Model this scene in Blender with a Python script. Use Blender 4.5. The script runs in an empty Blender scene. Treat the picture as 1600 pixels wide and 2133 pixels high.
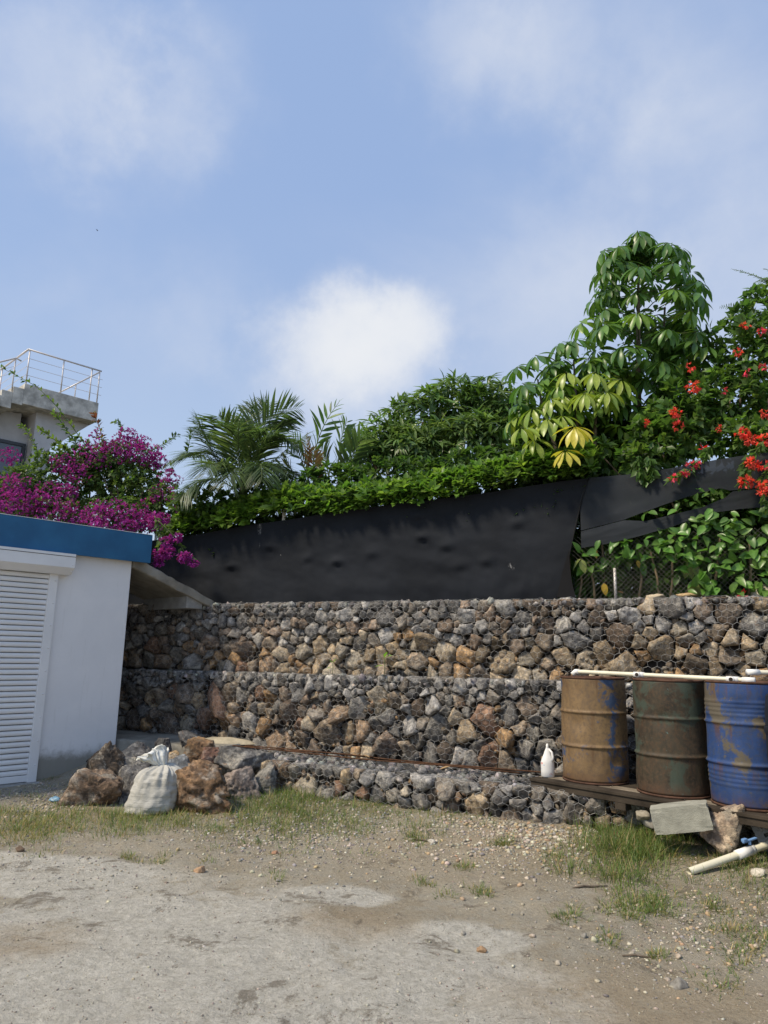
import bpy, bmesh, math, random
import numpy as np
from mathutils import Vector, Matrix
from mathutils.bvhtree import BVHTree

# ------------------------------------------------------------------ camera, sky, sun, exposure
SC = bpy.context.scene
COL = bpy.context.collection
F_PX, PITCH, ROLL, EYE = 1490.0, math.radians(11.13), 0.022, 1.6
cam = bpy.data.cameras.new('camera')
cam.sensor_fit = 'VERTICAL'; cam.sensor_height = 36.0
cam.lens = 36.0 * F_PX / 2133.0
cam.clip_start = 0.05; cam.clip_end = 3000
camo = bpy.data.objects.new('camera', cam); COL.objects.link(camo)
camo.matrix_world = Matrix.Translation((0, 0, EYE)) @ Matrix.Rotation(math.pi/2 + PITCH, 4, 'X') @ Matrix.Rotation(ROLL, 4, 'Z')
SC.camera = camo

SUN_DIR = Vector((-0.80, -0.45, 1.12)).normalized()
SUN_EL = math.asin(SUN_DIR.z)
SUN_AZ = math.atan2(SUN_DIR.x, SUN_DIR.y)
W = bpy.data.worlds.new('World'); SC.world = W; W.use_nodes = True
SKY_STRENGTH = 0.14
sun = bpy.data.lights.new('sun', 'SUN'); sun.energy = 4.4; sun.angle = math.radians(10.0); sun.color = (1.0, 0.87, 0.68)
suno = bpy.data.objects.new('sun', sun); COL.objects.link(suno)
suno.rotation_euler = SUN_DIR.to_track_quat('Z', 'Y').to_euler()
vs = SC.view_settings
vs.view_transform = 'Standard'; vs.look = 'None'; vs.gamma = 1.0; vs.use_curve_mapping = False; vs.exposure = 0.0

rng = np.random.default_rng(11)
random.seed(11)

def lin(r, g, b):
    f = lambda v: (v/255/12.92) if v/255 <= .04045 else ((v/255+.055)/1.055)**2.4
    return np.array([f(r), f(g), f(b)])

# camera-frame helpers used to turn measured sight lines into places at a stated real distance
_f = np.array([0, math.cos(PITCH), math.sin(PITCH)]); _u0 = np.array([0, -math.sin(PITCH), math.cos(PITCH)]); _r0 = np.array([1., 0, 0])
_r = math.cos(ROLL)*_r0 + math.sin(ROLL)*_u0; _u = math.cos(ROLL)*_u0 - math.sin(ROLL)*_r0
EYEP = np.array([0, 0, EYE])
def sight(x, y): return _f*F_PX + _r*(x-800) + _u*(1066.5-y)
def at(x, y, Y):
    d = sight(x, y); return EYEP + d*(Y/d[1])
def on_ground(x, y, z=0.0):
    d = sight(x, y); return EYEP + d*((z-EYE)/d[2])
# the retaining wall's own frame: u runs along it to the right, o is the setback behind the middle course's face
W0 = np.array([1.13, 8.35, 0]); WU = np.array([.893, -.449, 0]); WU /= np.linalg.norm(WU); WN = np.array([-WU[1], WU[0], 0])  # WN points away from the yard
def wp(u, o, z): return W0 + WU*u + WN*o + np.array([0, 0, z])
def on_wall(x, y, o=0.0):
    d = sight(x, y); return EYEP + d*(((W0-EYEP) @ WN + o)/(d @ WN))
def wall_u(x, y=1400, o=0.0): return float((on_wall(x, y, o)-W0) @ WU)
# the store's facade frame
S0 = np.array([-4.04, 8.88, 0]); FD = np.array([.697, .717, 0]); FD /= np.linalg.norm(FD); FN = np.array([FD[1], -FD[0], 0])
def fp(t, o, z): return S0 + FD*t + FN*o + np.array([0, 0, z])

# ------------------------------------------------------------------ world nodes
def world_nodes():
    nt = W.node_tree; nt.nodes.clear()
    n = lambda t: nt.nodes.new(t)
    L = nt.links.new
    out = n('ShaderNodeOutputWorld'); bg = n('ShaderNodeBackground'); L(bg.outputs[0], out.inputs[0])
    sky = n('ShaderNodeTexSky'); sky.sky_type = 'NISHITA'; sky.sun_disc = False
    sky.sun_elevation = SUN_EL; sky.sun_rotation = SUN_AZ; sky.air_density = 1.0; sky.dust_density = 0.6; sky.ozone_density = 1.6
    tc = n('ShaderNodeTexCoord')
    # even thin veil over the whole sky plus broken cloud
    def math_(op, a, b=None, clamp=False):
        m = n('ShaderNodeMath'); m.operation = op; m.use_clamp = clamp
        for i, v in enumerate((a, b)):
            if v is None: continue
            if isinstance(v, (int, float)): m.inputs[i].default_value = v
            else: L(v, m.inputs[i])
        return m.outputs[0]
    mp = n('ShaderNodeMapping'); L(tc.outputs['Generated'], mp.inputs[0]); mp.inputs['Scale'].default_value = (1.0, 1.0, 1.6); mp.inputs['Location'].default_value = (3.1, .4, 1.7)
    nz = n('ShaderNodeTexNoise'); L(mp.outputs[0], nz.inputs['Vector']); nz.inputs['Scale'].default_value = 2.3; nz.inputs['Detail'].default_value = 7; nz.inputs['Roughness'].default_value = .52; nz.inputs['Distortion'].default_value = .25
    r1 = n('ShaderNodeMapRange'); r1.interpolation_type = 'SMOOTHSTEP'; L(nz.outputs[0], r1.inputs[0]); r1.inputs[1].default_value = .50; r1.inputs[2].default_value = .80
    wisps = math_('MULTIPLY', r1.outputs[0], .38)
    # soft cumulus puffs: union of noisy round lobes at fixed headings
    nz2 = n('ShaderNodeTexNoise'); L(tc.outputs['Generated'], nz2.inputs['Vector']); nz2.inputs['Scale'].default_value = 6.0; nz2.inputs['Detail'].default_value = 9; nz2.inputs['Roughness'].default_value = .6
    nz3 = n('ShaderNodeTexNoise'); L(tc.outputs['Generated'], nz3.inputs['Vector']); nz3.inputs['Scale'].default_value = 2.6; nz3.inputs['Detail'].default_value = 3
    def lobe(x, y, rad, soft, amount, wob):
        d = sight(x, y); d = d/np.linalg.norm(d)
        vm = n('ShaderNodeVectorMath'); vm.operation = 'DISTANCE'; L(tc.outputs['Generated'], vm.inputs[0]); vm.inputs[1].default_value = tuple(d)
        q = math_('ADD', vm.outputs['Value'], math_('MULTIPLY', math_('SUBTRACT', nz2.outputs[0], .5), wob))
        m = n('ShaderNodeMapRange'); m.interpolation_type = 'SMOOTHSTEP'; L(q, m.inputs[0])
        m.inputs[1].default_value = rad+soft; m.inputs[2].default_value = max(rad-soft, 0); m.inputs[3].default_value = 0; m.inputs[4].default_value = amount
        return m.outputs[0]
    lobes = [(630, 725, .07, .045, .70, .17), (720, 690, .06, .04, .62, .17), (810, 715, .060, .045, .70, .16), (860, 680, .040, .035, .6, .15), (690, 790, .09, .07, .42, .18), (800, 780, .07, .06, .4, .18), (590, 770, .07, .06, .3, .18),
             (410, 640, .06, .06, .28, .18), (330, 690, .07, .07, .2, .18),
             (170, 120, .06, .07, .34, .26), (60, 130, .06, .08, .28, .26), (430, 190, .05, .07, .32, .26), (340, 260, .05, .07, .26, .26), (930, 80, .06, .07, .34, .25), (1070, 100, .07, .08, .28, .26), (1220, 70, .07, .08, .25, .26), (1400, 10, .12, .12, .22, .22),
             (1500, 400, .12, .12, .30, .24), (1250, 560, .10, .10, .34, .22), (1130, 660, .11, .10, .34, .2), (1560, 590, .09, .09, .34, .2)]
    acc = wisps
    for lb in lobes:
        inv = math_('SUBTRACT', 1.0, acc); inv2 = math_('SUBTRACT', 1.0, lobe(*lb))
        acc = math_('SUBTRACT', 1.0, math_('MULTIPLY', inv, inv2))
    cl = n('ShaderNodeMix'); cl.data_type = 'RGBA'; cl.inputs['A'].default_value = SKY_CLOUD_DIM; cl.inputs['B'].default_value = SKY_CLOUD
    L(acc, cl.inputs['Factor'])
    veil = n('ShaderNodeMix'); veil.data_type = 'RGBA'; veil.inputs['Factor'].default_value = SKY_VEIL; L(sky.outputs[0], veil.inputs['A'])
    sx = n('ShaderNodeSeparateXYZ'); L(tc.outputs['Generated'], sx.inputs[0]); mz = n('ShaderNodeMapRange'); L(sx.outputs[2], mz.inputs[0]); mz.inputs[1].default_value = .02; mz.inputs[2].default_value = .62; mz.interpolation_type = 'SMOOTHSTEP'
    hz = n('ShaderNodeMix'); hz.data_type = 'RGBA'; L(mz.outputs[0], hz.inputs['Factor']); hz.inputs['A'].default_value = SKY_LOW; hz.inputs['B'].default_value = SKY_HAZE; L(hz.outputs['Result'], veil.inputs['B'])
    mx = n('ShaderNodeMix'); mx.data_type = 'RGBA'; L(acc, mx.inputs['Factor']); L(veil.outputs['Result'], mx.inputs['A']); L(cl.outputs['Result'], mx.inputs['B'])
    L(mx.outputs['Result'], bg.inputs[0]); bg.inputs[1].default_value = SKY_STRENGTH
SKY_CLOUD = (6.0, 6.15, 6.4, 1); SKY_CLOUD_DIM = (4.0, 4.5, 5.7, 1); SKY_HAZE = (2.75, 3.8, 6.0, 1); SKY_LOW = (4.2, 5.0, 6.2, 1); SKY_VEIL = .74
world_nodes()

# ------------------------------------------------------------------ noise
def _hash(ix, iy, iz, s):
    h = (ix.astype(np.int64)*374761393 + iy.astype(np.int64)*668265263 + iz.astype(np.int64)*2147483647 + s*974634777) & 0xffffffff
    h = ((h ^ (h >> 13))*1274126177) & 0xffffffff
    h = ((h ^ (h >> 16))*2246822519) & 0xffffffff
    return ((h ^ (h >> 15)) & 0xffff)/65535.0
def vnoise(P, s=0):
    P = np.asarray(P, float); i = np.floor(P).astype(np.int64); f = P-i; f = f*f*(3-2*f)
    r = 0
    for dx in (0, 1):
        for dy in (0, 1):
            for dz in (0, 1):
                w = (f[..., 0] if dx else 1-f[..., 0])*(f[..., 1] if dy else 1-f[..., 1])*(f[..., 2] if dz else 1-f[..., 2])
                r = r + w*_hash(i[..., 0]+dx, i[..., 1]+dy, i[..., 2]+dz, s)
    return r
def fbm(P, octv=4, s=0, rough=.5):
    a, t, n = 1.0, 0, 0; P = np.asarray(P, float)
    for k in range(octv):
        t = t + a*(vnoise(P*(2.03**k)+17.3*k, s+k)-.5); n += a; a *= rough
    return t/n*2
def sstep(a, b, x):
    t = np.clip((x-a)/(b-a), 0, 1); return t*t*(3-2*t)
def fbm2(x, y, octv=4, s=0): return fbm(np.stack([x, y, np.zeros_like(x)], -1), octv, s)

# ------------------------------------------------------------------ mesh and object helpers
def mesh(name, V, F, m, col=None, smooth=False):
    V = np.asarray(V, np.float32); me = bpy.data.meshes.new(name)
    if isinstance(F, np.ndarray) and F.ndim == 2:
        k = F.shape[1]; nf = len(F)
        me.vertices.add(len(V)); me.vertices.foreach_set('co', V.ravel())
        me.loops.add(nf*k); me.loops.foreach_set('vertex_index', F.astype(np.int32).ravel())
        me.polygons.add(nf); me.polygons.foreach_set('loop_start', np.arange(0, nf*k, k, dtype=np.int32))
        me.update(calc_edges=True)
    else:
        me.from_pydata([tuple(map(float, v)) for v in V], [], [tuple(map(int, f)) for f in F]); me.update()
    if smooth is not False:
        me.polygons.foreach_set('use_smooth', np.ones(len(me.polygons), bool))
    if col is not None:
        a = me.color_attributes.new('Col', 'FLOAT_COLOR', 'POINT')
        c = np.ones((len(V), 4), np.float32); c[:, :3] = col; a.data.foreach_set('color', c.ravel())
    if m is not None: me.materials.append(m)
    return me
WLOC = {}
def link(name, data, parent=None, loc=(0, 0, 0), basis=None):
    """loc is the world place of the object's origin; parents carry no rotation."""
    o = bpy.data.objects.new(name, data); COL.objects.link(o)
    loc = np.asarray(loc, float); WLOC[o.name] = loc
    off = loc - (WLOC[parent.name] if parent is not None else 0)
    if parent is not None: o.parent = parent
    if basis is None: o.location = off
    else: o.matrix_basis = Matrix.Translation(off) @ basis
    return o
def tag(o, label=None, cat=None, group=None, kind=None):
    if label: o['label'] = label
    if cat: o['category'] = cat
    if group: o['group'] = group
    if kind: o['kind'] = kind
    return o
def thing(name, label, cat, loc, group=None): return tag(link(name, None, None, loc), label, cat, group)
def add(name, V, F, m, parent=None, col=None, smooth=False, loc=None):
    """world-space vertices -> object whose origin sits at loc (or at the middle of its underside)"""
    V = np.asarray(V, float)
    if loc is None:
        lo, hi = V.min(0), V.max(0); loc = np.array([(lo[0]+hi[0])/2, (lo[1]+hi[1])/2, lo[2]])
    loc = np.asarray(loc, float)
    return link(name, mesh(name, V-loc, F, m, col, smooth), parent, loc)

class MB:
    """collects boxes, tubes and lathes into one mesh"""
    def __init__(s): s.V = []; s.F = []
    def add(s, V, F):
        b = len(s.V); s.V += [tuple(map(float, v)) for v in V]; s.F += [tuple(int(i)+b for i in f) for f in F]; return s
    def box(s, c, ax, ay, az, hx, hy, hz, bev=0.0):
        c, ax, ay, az = (np.asarray(q, float) for q in (c, ax, ay, az))
        if bev <= 0:
            P = [c+ax*hx*i+ay*hy*j+az*hz*k for i in (-1, 1) for j in (-1, 1) for k in (-1, 1)]
            return s.add(P, [(0, 1, 3, 2), (4, 6, 7, 5), (0, 4, 5, 1), (2, 3, 7, 6), (0, 2, 6, 4), (1, 5, 7, 3)])
        bm = bmesh.new(); bmesh.ops.create_cube(bm, size=2.0)
        for v in bm.verts: v.co = (v.co.x*hx, v.co.y*hy, v.co.z*hz)
        bmesh.ops.bevel(bm, geom=list(bm.edges), offset=bev, segments=2, affect='EDGES', profile=.5)
        bm.verts.index_update()
        P = [c+ax*v.co.x+ay*v.co.y+az*v.co.z for v in bm.verts]; F = [[v.index for v in f.verts] for f in bm.faces]
        bm.free(); return s.add(P, F)
    def prism(s, poly, d):
        n = len(poly); P = [np.asarray(p, float) for p in poly]; Q = [p+np.asarray(d, float) for p in P]
        return s.add(P+Q, [tuple(range(n))[::-1], tuple(range(n, 2*n))]+[(i, (i+1) % n, n+(i+1) % n, n+i) for i in range(n)])
    def tube(s, pts, rad, n=8, cap=True):
        pts = [np.asarray(p, float) for p in pts]; m = len(pts)
        rad = [rad]*m if isinstance(rad, (int, float)) else list(rad)
        V = []
        ref = None
        for i, p in enumerate(pts):
            t = pts[min(i+1, m-1)]-pts[max(i-1, 0)]; t = t/(np.linalg.norm(t)+1e-9)
            if ref is None:
                ref = np.cross(t, (0, 0, 1.0)) if abs(t[2]) < .9 else np.cross(t, (1.0, 0, 0))
            a = ref-t*(ref @ t); a /= np.linalg.norm(a)+1e-9; ref = a; b = np.cross(t, a)
            for k in range(n):
                w = 2*math.pi*k/n; V.append(p+(a*math.cos(w)+b*math.sin(w))*rad[i])
        F = [(i*n+k, i*n+(k+1) % n, (i+1)*n+(k+1) % n, (i+1)*n+k) for i in range(m-1) for k in range(n)]
        if cap: F += [tuple(range(n))[::-1], tuple((m-1)*n+k for k in range(n))]
        return s.add(V, F)
    def lathe(s, prof, c, n=32, axis=(0, 0, 1)):
        ax = np.asarray(axis, float); ax /= np.linalg.norm(ax); a = np.cross(ax, (0, 1, 0) if abs(ax[1]) < .9 else (1, 0, 0)); a /= np.linalg.norm(a); b = np.cross(ax, a)
        m = len(prof); V = [np.asarray(c)+ax*z+(a*math.cos(2*math.pi*k/n)+b*math.sin(2*math.pi*k/n))*r for r, z in prof for k in range(n)]
        return s.add(V, [(i*n+k, i*n+(k+1) % n, (i+1)*n+(k+1) % n, (i+1)*n+k) for i in range(m-1) for k in range(n)])
    def build(s, name, m, parent=None, smooth=False, loc=None, col=None):
        return add(name, s.V, s.F, m, parent, col, smooth, loc)

_ico = {}
def ico(sub):
    if sub not in _ico:
        bm = bmesh.new(); bmesh.ops.create_icosphere(bm, subdivisions=sub, radius=1.0)
        bm.verts.index_update()
        _ico[sub] = (np.array([v.co[:] for v in bm.verts]), np.array([[v.index for v in f.verts] for f in bm.faces])); bm.free()
    return _ico[sub]
def hull_rock(planes, d, sub=2, amp=.04, freq=9.0, seed=0, soft=0.0):
    """star-shaped body bounded by planes (unit normals, distances), roughened by noise"""
    V, F = ico(sub); D = V @ planes.T
    R = np.where(D > 1e-3, d[None, :]/np.maximum(D, 1e-3), 1e9)
    r = R.min(1)
    if soft > 0:
        r2 = np.sort(R, 1)[:, 1]; r = r - soft*r*np.exp(-np.maximum(r2/r-1, 0)*6)
    P = V*r[:, None]
    n = fbm(P*freq+seed*3.7, 3, seed % 97)
    return P*(1+amp*n/np.maximum(np.linalg.norm(P, axis=1), 1e-3)*np.median(d))[:, None], F
def rand_dirs(n, rg=rng):
    v = rg.normal(size=(n, 3)); return v/np.linalg.norm(v, axis=1)[:, None]
def boulder(size, seed, sub=4, npl=13, amp=.55, freq=2.6):
    rg = np.random.default_rng(seed); n = rand_dirs(npl, rg); d = rg.uniform(.48, 1.0, npl)
    V, F = ico(sub); D = V @ n.T
    r = np.where(D > 1e-3, d/np.maximum(D, 1e-3), 1e9).min(1); r = np.minimum(r, 1.35)
    P = V*r[:, None]
    crack = np.abs(fbm(P*freq*.9+seed*2, 4, 3)); ridge = 1-np.abs(fbm(P*freq*1.9+seed, 4, 11, .6))*2
    P = P*(1 + amp*.14*fbm(P*freq+seed, 5, seed % 50, .6) - amp*.16*np.exp(-(crack/.07)**2) + amp*.07*ridge)[:, None]
    k = P[:, 2] < -.72; P[k, 2] = -.72+(P[k, 2]+.72)*.2
    lo, hi = P.min(0), P.max(0)
    return (P-(lo+hi)/2)/(hi-lo)*np.asarray(size), F

def frames(d, up):
    """rotation stacks with y along d and z as near up as it can be"""
    d = d/np.linalg.norm(d, axis=-1, keepdims=True); x = np.cross(d, up); x /= np.linalg.norm(x, axis=-1, keepdims=True)+1e-9
    z = np.cross(x, d); return np.stack([x, d, z], -1)
def batch(T, R, loc, scale, col=None, colj=None):
    V, F = T; N = len(loc); scale = np.asarray(scale, float)
    if scale.ndim == 1: scale = scale[:, None]*np.ones(3)
    P = np.einsum('nij,nmj->nmi', R, V[None]*scale[:, None, :]) + loc[:, None, :]
    FF = (F[None]+(np.arange(N)*len(V))[:, None, None]).reshape(-1, F.shape[1])
    C = None if col is None else np.repeat(col, len(V), 0)
    return P.reshape(-1, 3), FF, C
def join(parts):
    V, F, C, b = [], [], [], 0
    for v, f, c in parts:
        V.append(v); F.append(f+b); C.append(c); b += len(v)
    return np.concatenate(V), np.concatenate(F), (None if C[0] is None else np.concatenate(C))
def leaf_template(width=.35, seg=3, fold=.12, droop=.25, wide_at=.45, tipw=0.0):
    """one leaf along +y, unit length, folded on its midrib, drooping to the tip"""
    V, F = [], []
    for i in range(seg+1):
        t = i/seg; w = width*.5*(math.sin(math.pi*t**(math.log(.5)/math.log(wide_at)))**.8 if 0 < t < 1 else (tipw if t == 1 else .08))
        z = -droop*t*t
        V += [(-w, t, z+fold*w*2), (0, t, z), (w, t, z+fold*w*2)]
    for i in range(seg):
        b = i*3; F += [(b, b+1, b+4, b+3), (b+1, b+2, b+5, b+4)]
    return np.array(V, float), np.array(F)
def pick(pal, n, rg=rng, jit=.18):
    pal = np.asarray(pal); w = rg.integers(0, len(pal), n); c = pal[w]*(1+rg.uniform(-jit, jit, (n, 1)))
    return np.clip(c*(1+rg.uniform(-.07, .07, (n, 3))), 0, 1)
def sprays(pts, dirs, nper, T, size, pal, spread=1.0, droop=.3, rg=rng, jit=.18):
    """whorls of leaves: at every point nper leaves radiate about its direction"""
    N = len(pts); M = N*nper
    p = np.repeat(pts, nper, 0); d = np.repeat(dirs/np.linalg.norm(dirs, axis=1)[:, None], nper, 0)
    a = rg.normal(size=(M, 3)); a -= d*(a*d).sum(1)[:, None]; a /= np.linalg.norm(a, axis=1)[:, None]
    k = rg.uniform(.45, 1.25, (M, 1))*spread
    ld = d+a*k; ld[:, 2] -= droop*rg.uniform(.3, 1.3, M); ld /= np.linalg.norm(ld, axis=1)[:, None]
    up = d*.7+np.array([0, 0, .8])+rg.normal(size=(M, 3))*.25
    R = frames(ld, up); s = rg.uniform(size[0], size[1], M)
    c = np.repeat(pick(pal, N, rg, jit), nper, 0)*(1+rg.uniform(-.15, .15, (M, 1)))
    return batch(T, R, p+ld*s[:, None]*.08, s, c)
def shell_points(ells, n, inner=.55, rg=rng, zmin=None):
    vol = np.array([np.prod(e[1])**(2/3) for e in ells]); k = rg.choice(len(ells), n, p=vol/vol.sum())
    c = np.array([e[0] for e in ells])[k]; r = np.array([e[1] for e in ells])[k]
    v = rand_dirs(n, rg); rad = rg.uniform(inner**2, 1, n)**.5
    p = c+v*r*rad[:, None]*(1+.18*fbm(v*2.2+k[:, None]*5.1, 2, 5))[:, None]
    d = v/r; d /= np.linalg.norm(d, axis=1)[:, None]
    if zmin is not None: q = p[:, 2] > zmin; p, d = p[q], d[q]
    return p, d

# ------------------------------------------------------------------ materials
class MT:
    def __init__(s, name, rough=.8, spec=.3):
        s.m = bpy.data.materials.new(name); s.m.use_nodes = True; s.nt = s.m.node_tree; s.nt.nodes.clear()
        s.out = s.n('ShaderNodeOutputMaterial'); s.b = s.n('ShaderNodeBsdfPrincipled'); s.l(s.b.outputs[0], s.out.inputs[0])
        s.b.inputs['Roughness'].default_value = rough; s.b.inputs['Specular IOR Level'].default_value = spec
    def n(s, t): return s.nt.nodes.new(t)
    def l(s, a, b): s.nt.links.new(a, b)
    def put(s, sock, v):
        if hasattr(v, 'links') or isinstance(v, bpy.types.NodeSocket): s.l(v, sock)
        elif isinstance(v, (int, float)): sock.default_value = v
        else: sock.default_value = tuple(v)[:3]+(1,) if len(sock.default_value) == 4 else tuple(v)[:3]
    def coord(s, which='pos', scale=(1, 1, 1)):
        if which == 'pos': o = s.n('ShaderNodeNewGeometry').outputs['Position']
        else: o = s.n('ShaderNodeTexCoord').outputs[which]
        if scale != (1, 1, 1):
            mp = s.n('ShaderNodeMapping'); s.l(o, mp.inputs[0]); mp.inputs['Scale'].default_value = scale; o = mp.outputs[0]
        return o
    def noise(s, v, scale, detail=5, rough=.55, dist=0):
        q = s.n('ShaderNodeTexNoise'); s.l(v, q.inputs['Vector']); q.inputs['Scale'].default_value = scale; q.inputs['Detail'].default_value = detail
        q.inputs['Roughness'].default_value = rough; q.inputs['Distortion'].default_value = dist; return q.outputs[0]
    def rng(s, v, a, b, c=0., d=1., smooth=True):
        q = s.n('ShaderNodeMapRange'); s.l(v, q.inputs[0])
        if smooth: q.interpolation_type = 'SMOOTHSTEP'
        for i, k in enumerate((a, b, c, d)): q.inputs[i+1].default_value = k
        return q.outputs[0]
    def mix(s, f, a, b, mode='MIX'):
        q = s.n('ShaderNodeMix'); q.data_type = 'RGBA'; q.blend_type = mode; s.put(q.inputs['Factor'], f); s.put(q.inputs['A'], a); s.put(q.inputs['B'], b); return q.outputs['Result']
    def math(s, op, a, b=0.0):
        q = s.n('ShaderNodeMath'); q.operation = op; s.put(q.inputs[0], a); s.put(q.inputs[1], b); return q.outputs[0]
    def attr(s, nm='Col'):
        q = s.n('ShaderNodeAttribute'); q.attribute_name = nm; return q
    def sep(s, v):
        q = s.n('ShaderNodeSeparateXYZ'); s.l(v, q.inputs[0]); return q.outputs
    def base(s, v): s.put(s.b.inputs['Base Color'], v); return s
    def rough(s, v): s.put(s.b.inputs['Roughness'], v); return s
    def bump(s, h, strength=.5, dist=.01):
        q = s.n('ShaderNodeBump'); q.inputs['Strength'].default_value = strength; q.inputs['Distance'].default_value = dist
        s.l(h, q.inputs['Height'])
        if s.b.inputs['Normal'].links: s.l(s.b.inputs['Normal'].links[0].from_socket, q.inputs['Normal'])
        s.l(q.outputs[0], s.b.inputs['Normal']); return s

def m_stone(name='stone', pale=.5, bscale=1.0):
    t = MT(name, .88, .2); p = t.coord(); c = t.attr().outputs['Color']
    n1 = t.noise(p, 11*bscale, 7, .62, .4); n2 = t.noise(p, 5*bscale, 8, .7, .6); n3 = t.noise(p, 38*bscale, 5, .65); n4 = t.noise(p, 17*bscale, 6, .7, 1.2)
    c = t.mix(t.rng(n1, .3, .72), t.mix(1., c, (.5, .5, .52), 'MULTIPLY'), t.mix(1., c, (1.28, 1.25, 1.2), 'MULTIPLY'))
    c = t.mix(t.rng(n2, .53, .66, 0, pale), c, (.50, .47, .40))
    c = t.mix(t.rng(n4, .58, .69, 0, .45), c, t.mix(1., c, (1.5, .85, .42), 'MULTIPLY'))
    v = t.n('ShaderNodeTexVoronoi'); t.l(p, v.inputs['Vector']); v.inputs['Scale'].default_value = 22*bscale
    vw = t.n('ShaderNodeVectorMath'); vw.operation = 'ADD'; t.l(p, vw.inputs[0]); nv_ = t.n('ShaderNodeTexNoise'); t.l(p, nv_.inputs['Vector']); nv_.inputs['Scale'].default_value = 16*bscale; sc_ = t.n('ShaderNodeVectorMath'); sc_.operation = 'SCALE'; t.l(nv_.outputs['Color'], sc_.inputs[0]); sc_.inputs['Scale'].default_value = .03; t.l(sc_.outputs[0], vw.inputs[1]); t.l(vw.outputs[0], v.inputs['Vector'])
    vb_ = t.sep(v.outputs['Color'])[0]
    c = t.mix(t.rng(vb_, 0, 1, 0, 1, False), t.mix(1., c, (.66, .66, .67), 'MULTIPLY'), t.mix(1., c, (1.42, 1.40, 1.36), 'MULTIPLY'))
    c = t.mix(t.rng(n3, .40, .66, 0., .45), c, (.06, .056, .05))
    t.base(c); t.bump(t.math('ADD', t.math('MULTIPLY', vb_, .35), t.math('ADD', t.math('MULTIPLY', n4, .7), t.math('MULTIPLY', n3, .55))), 1.0, .024)
    return t.m
def m_pebble():
    t = MT('pebble_stone', .9, .2); p = t.coord(); c = t.attr().outputs['Color']; n = t.noise(p, 60, 5, .65)
    t.base(t.mix(t.rng(n, .3, .7), t.mix(1., c, (.78, .76, .73), 'MULTIPLY'), t.mix(1., c, (1.25, 1.24, 1.22), 'MULTIPLY'))); t.bump(n, .6, .006); return t.m
def m_leaf(name, trans=.45, rough=.42, vein=True):
    t = MT(name, rough, .45); c = t.mix(1., t.mix(1., t.attr().outputs['Color'], (1.22, 1.12, 1.1), 'MULTIPLY'), (.012, .012, .008), 'ADD'); p = t.coord()
    n = t.noise(p, 26, 3, .6); c2 = t.mix(t.rng(n, .3, .7), t.mix(1., c, (.82, .84, .8), 'MULTIPLY'), t.mix(1., c, (1.15, 1.12, 1.05), 'MULTIPLY'))
    t.base(c2)
    tr = t.n('ShaderNodeBsdfTranslucent'); t.l(t.mix(1., c2, (1.5, 1.6, .8), 'MULTIPLY'), tr.inputs[0])
    mx = t.n('ShaderNodeMixShader'); mx.inputs[0].default_value = trans; t.l(t.b.outputs[0], mx.inputs[1]); t.l(tr.outputs[0], mx.inputs[2]); t.l(mx.outputs[0], t.out.inputs[0])
    return t.m
def m_plain(name, c, rough=.6, spec=.3, var=.12, scale=6., bump=.0, bscale=40., metal=0.0):
    t = MT(name, rough, spec); p = t.coord(); n = t.noise(p, scale, 5, .6)
    c = np.asarray(c); t.base(t.mix(t.rng(n, .25, .75), c*(1-var), np.clip(c*(1+var), 0, 1)))
    t.b.inputs['Metallic'].default_value = metal
    if bump: t.bump(t.noise(p, bscale, 5, .6), bump, .006)
    return t.m
def m_col(name, rough=.8, spec=.3):
    t = MT(name, rough, spec); t.base(t.attr().outputs['Color']); return t.m

STONE = m_stone(); BOULDER = m_stone('boulder_stone', .6, .9); PEBBLE = m_pebble()
LEAF = m_leaf('leaf_green'); GLOSS_LEAF = m_leaf('leaf_glossy', .32, .34); PETAL = m_leaf('petal', .35, .7); BLADE = m_leaf('grass_blade', .3, .55)
BARK = m_plain('bark', (.13, .105, .08), .9, .15, .35, 14, .6, 60)
TWIG = m_plain('green_stem', (.10, .13, .05), .7, .2, .3, 14)
WIRE = m_plain('zinc_wire', (.42, .42, .41), .45, .5, .3, 9, 0, 40, .6)
DARK = m_plain('dark_soil_gap_shade', (.035, .03, .026), .95, .1, .4, 8, .8, 30)  # dark soil tone for the gabion core; elsewhere painted shade in gaps and hollows
CONC = m_plain('grey_concrete', (.30, .295, .28), .92, .15, .28, 5, .7, 45)
PVC = m_plain('pvc', (.72, .68, .52), .45, .4, .10, 5)
PVCW = m_plain('pvc_fitting', (.80, .79, .75), .45, .4, .06, 8)
STEEL = m_plain('brushed_steel', (.60, .57, .55), .5, .5, .08, 8, 0, 40, .35)
RUSTBAR = m_plain('rusty_bar', (.09, .045, .025), .9, .2, .4, 30, .6, 90)

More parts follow.
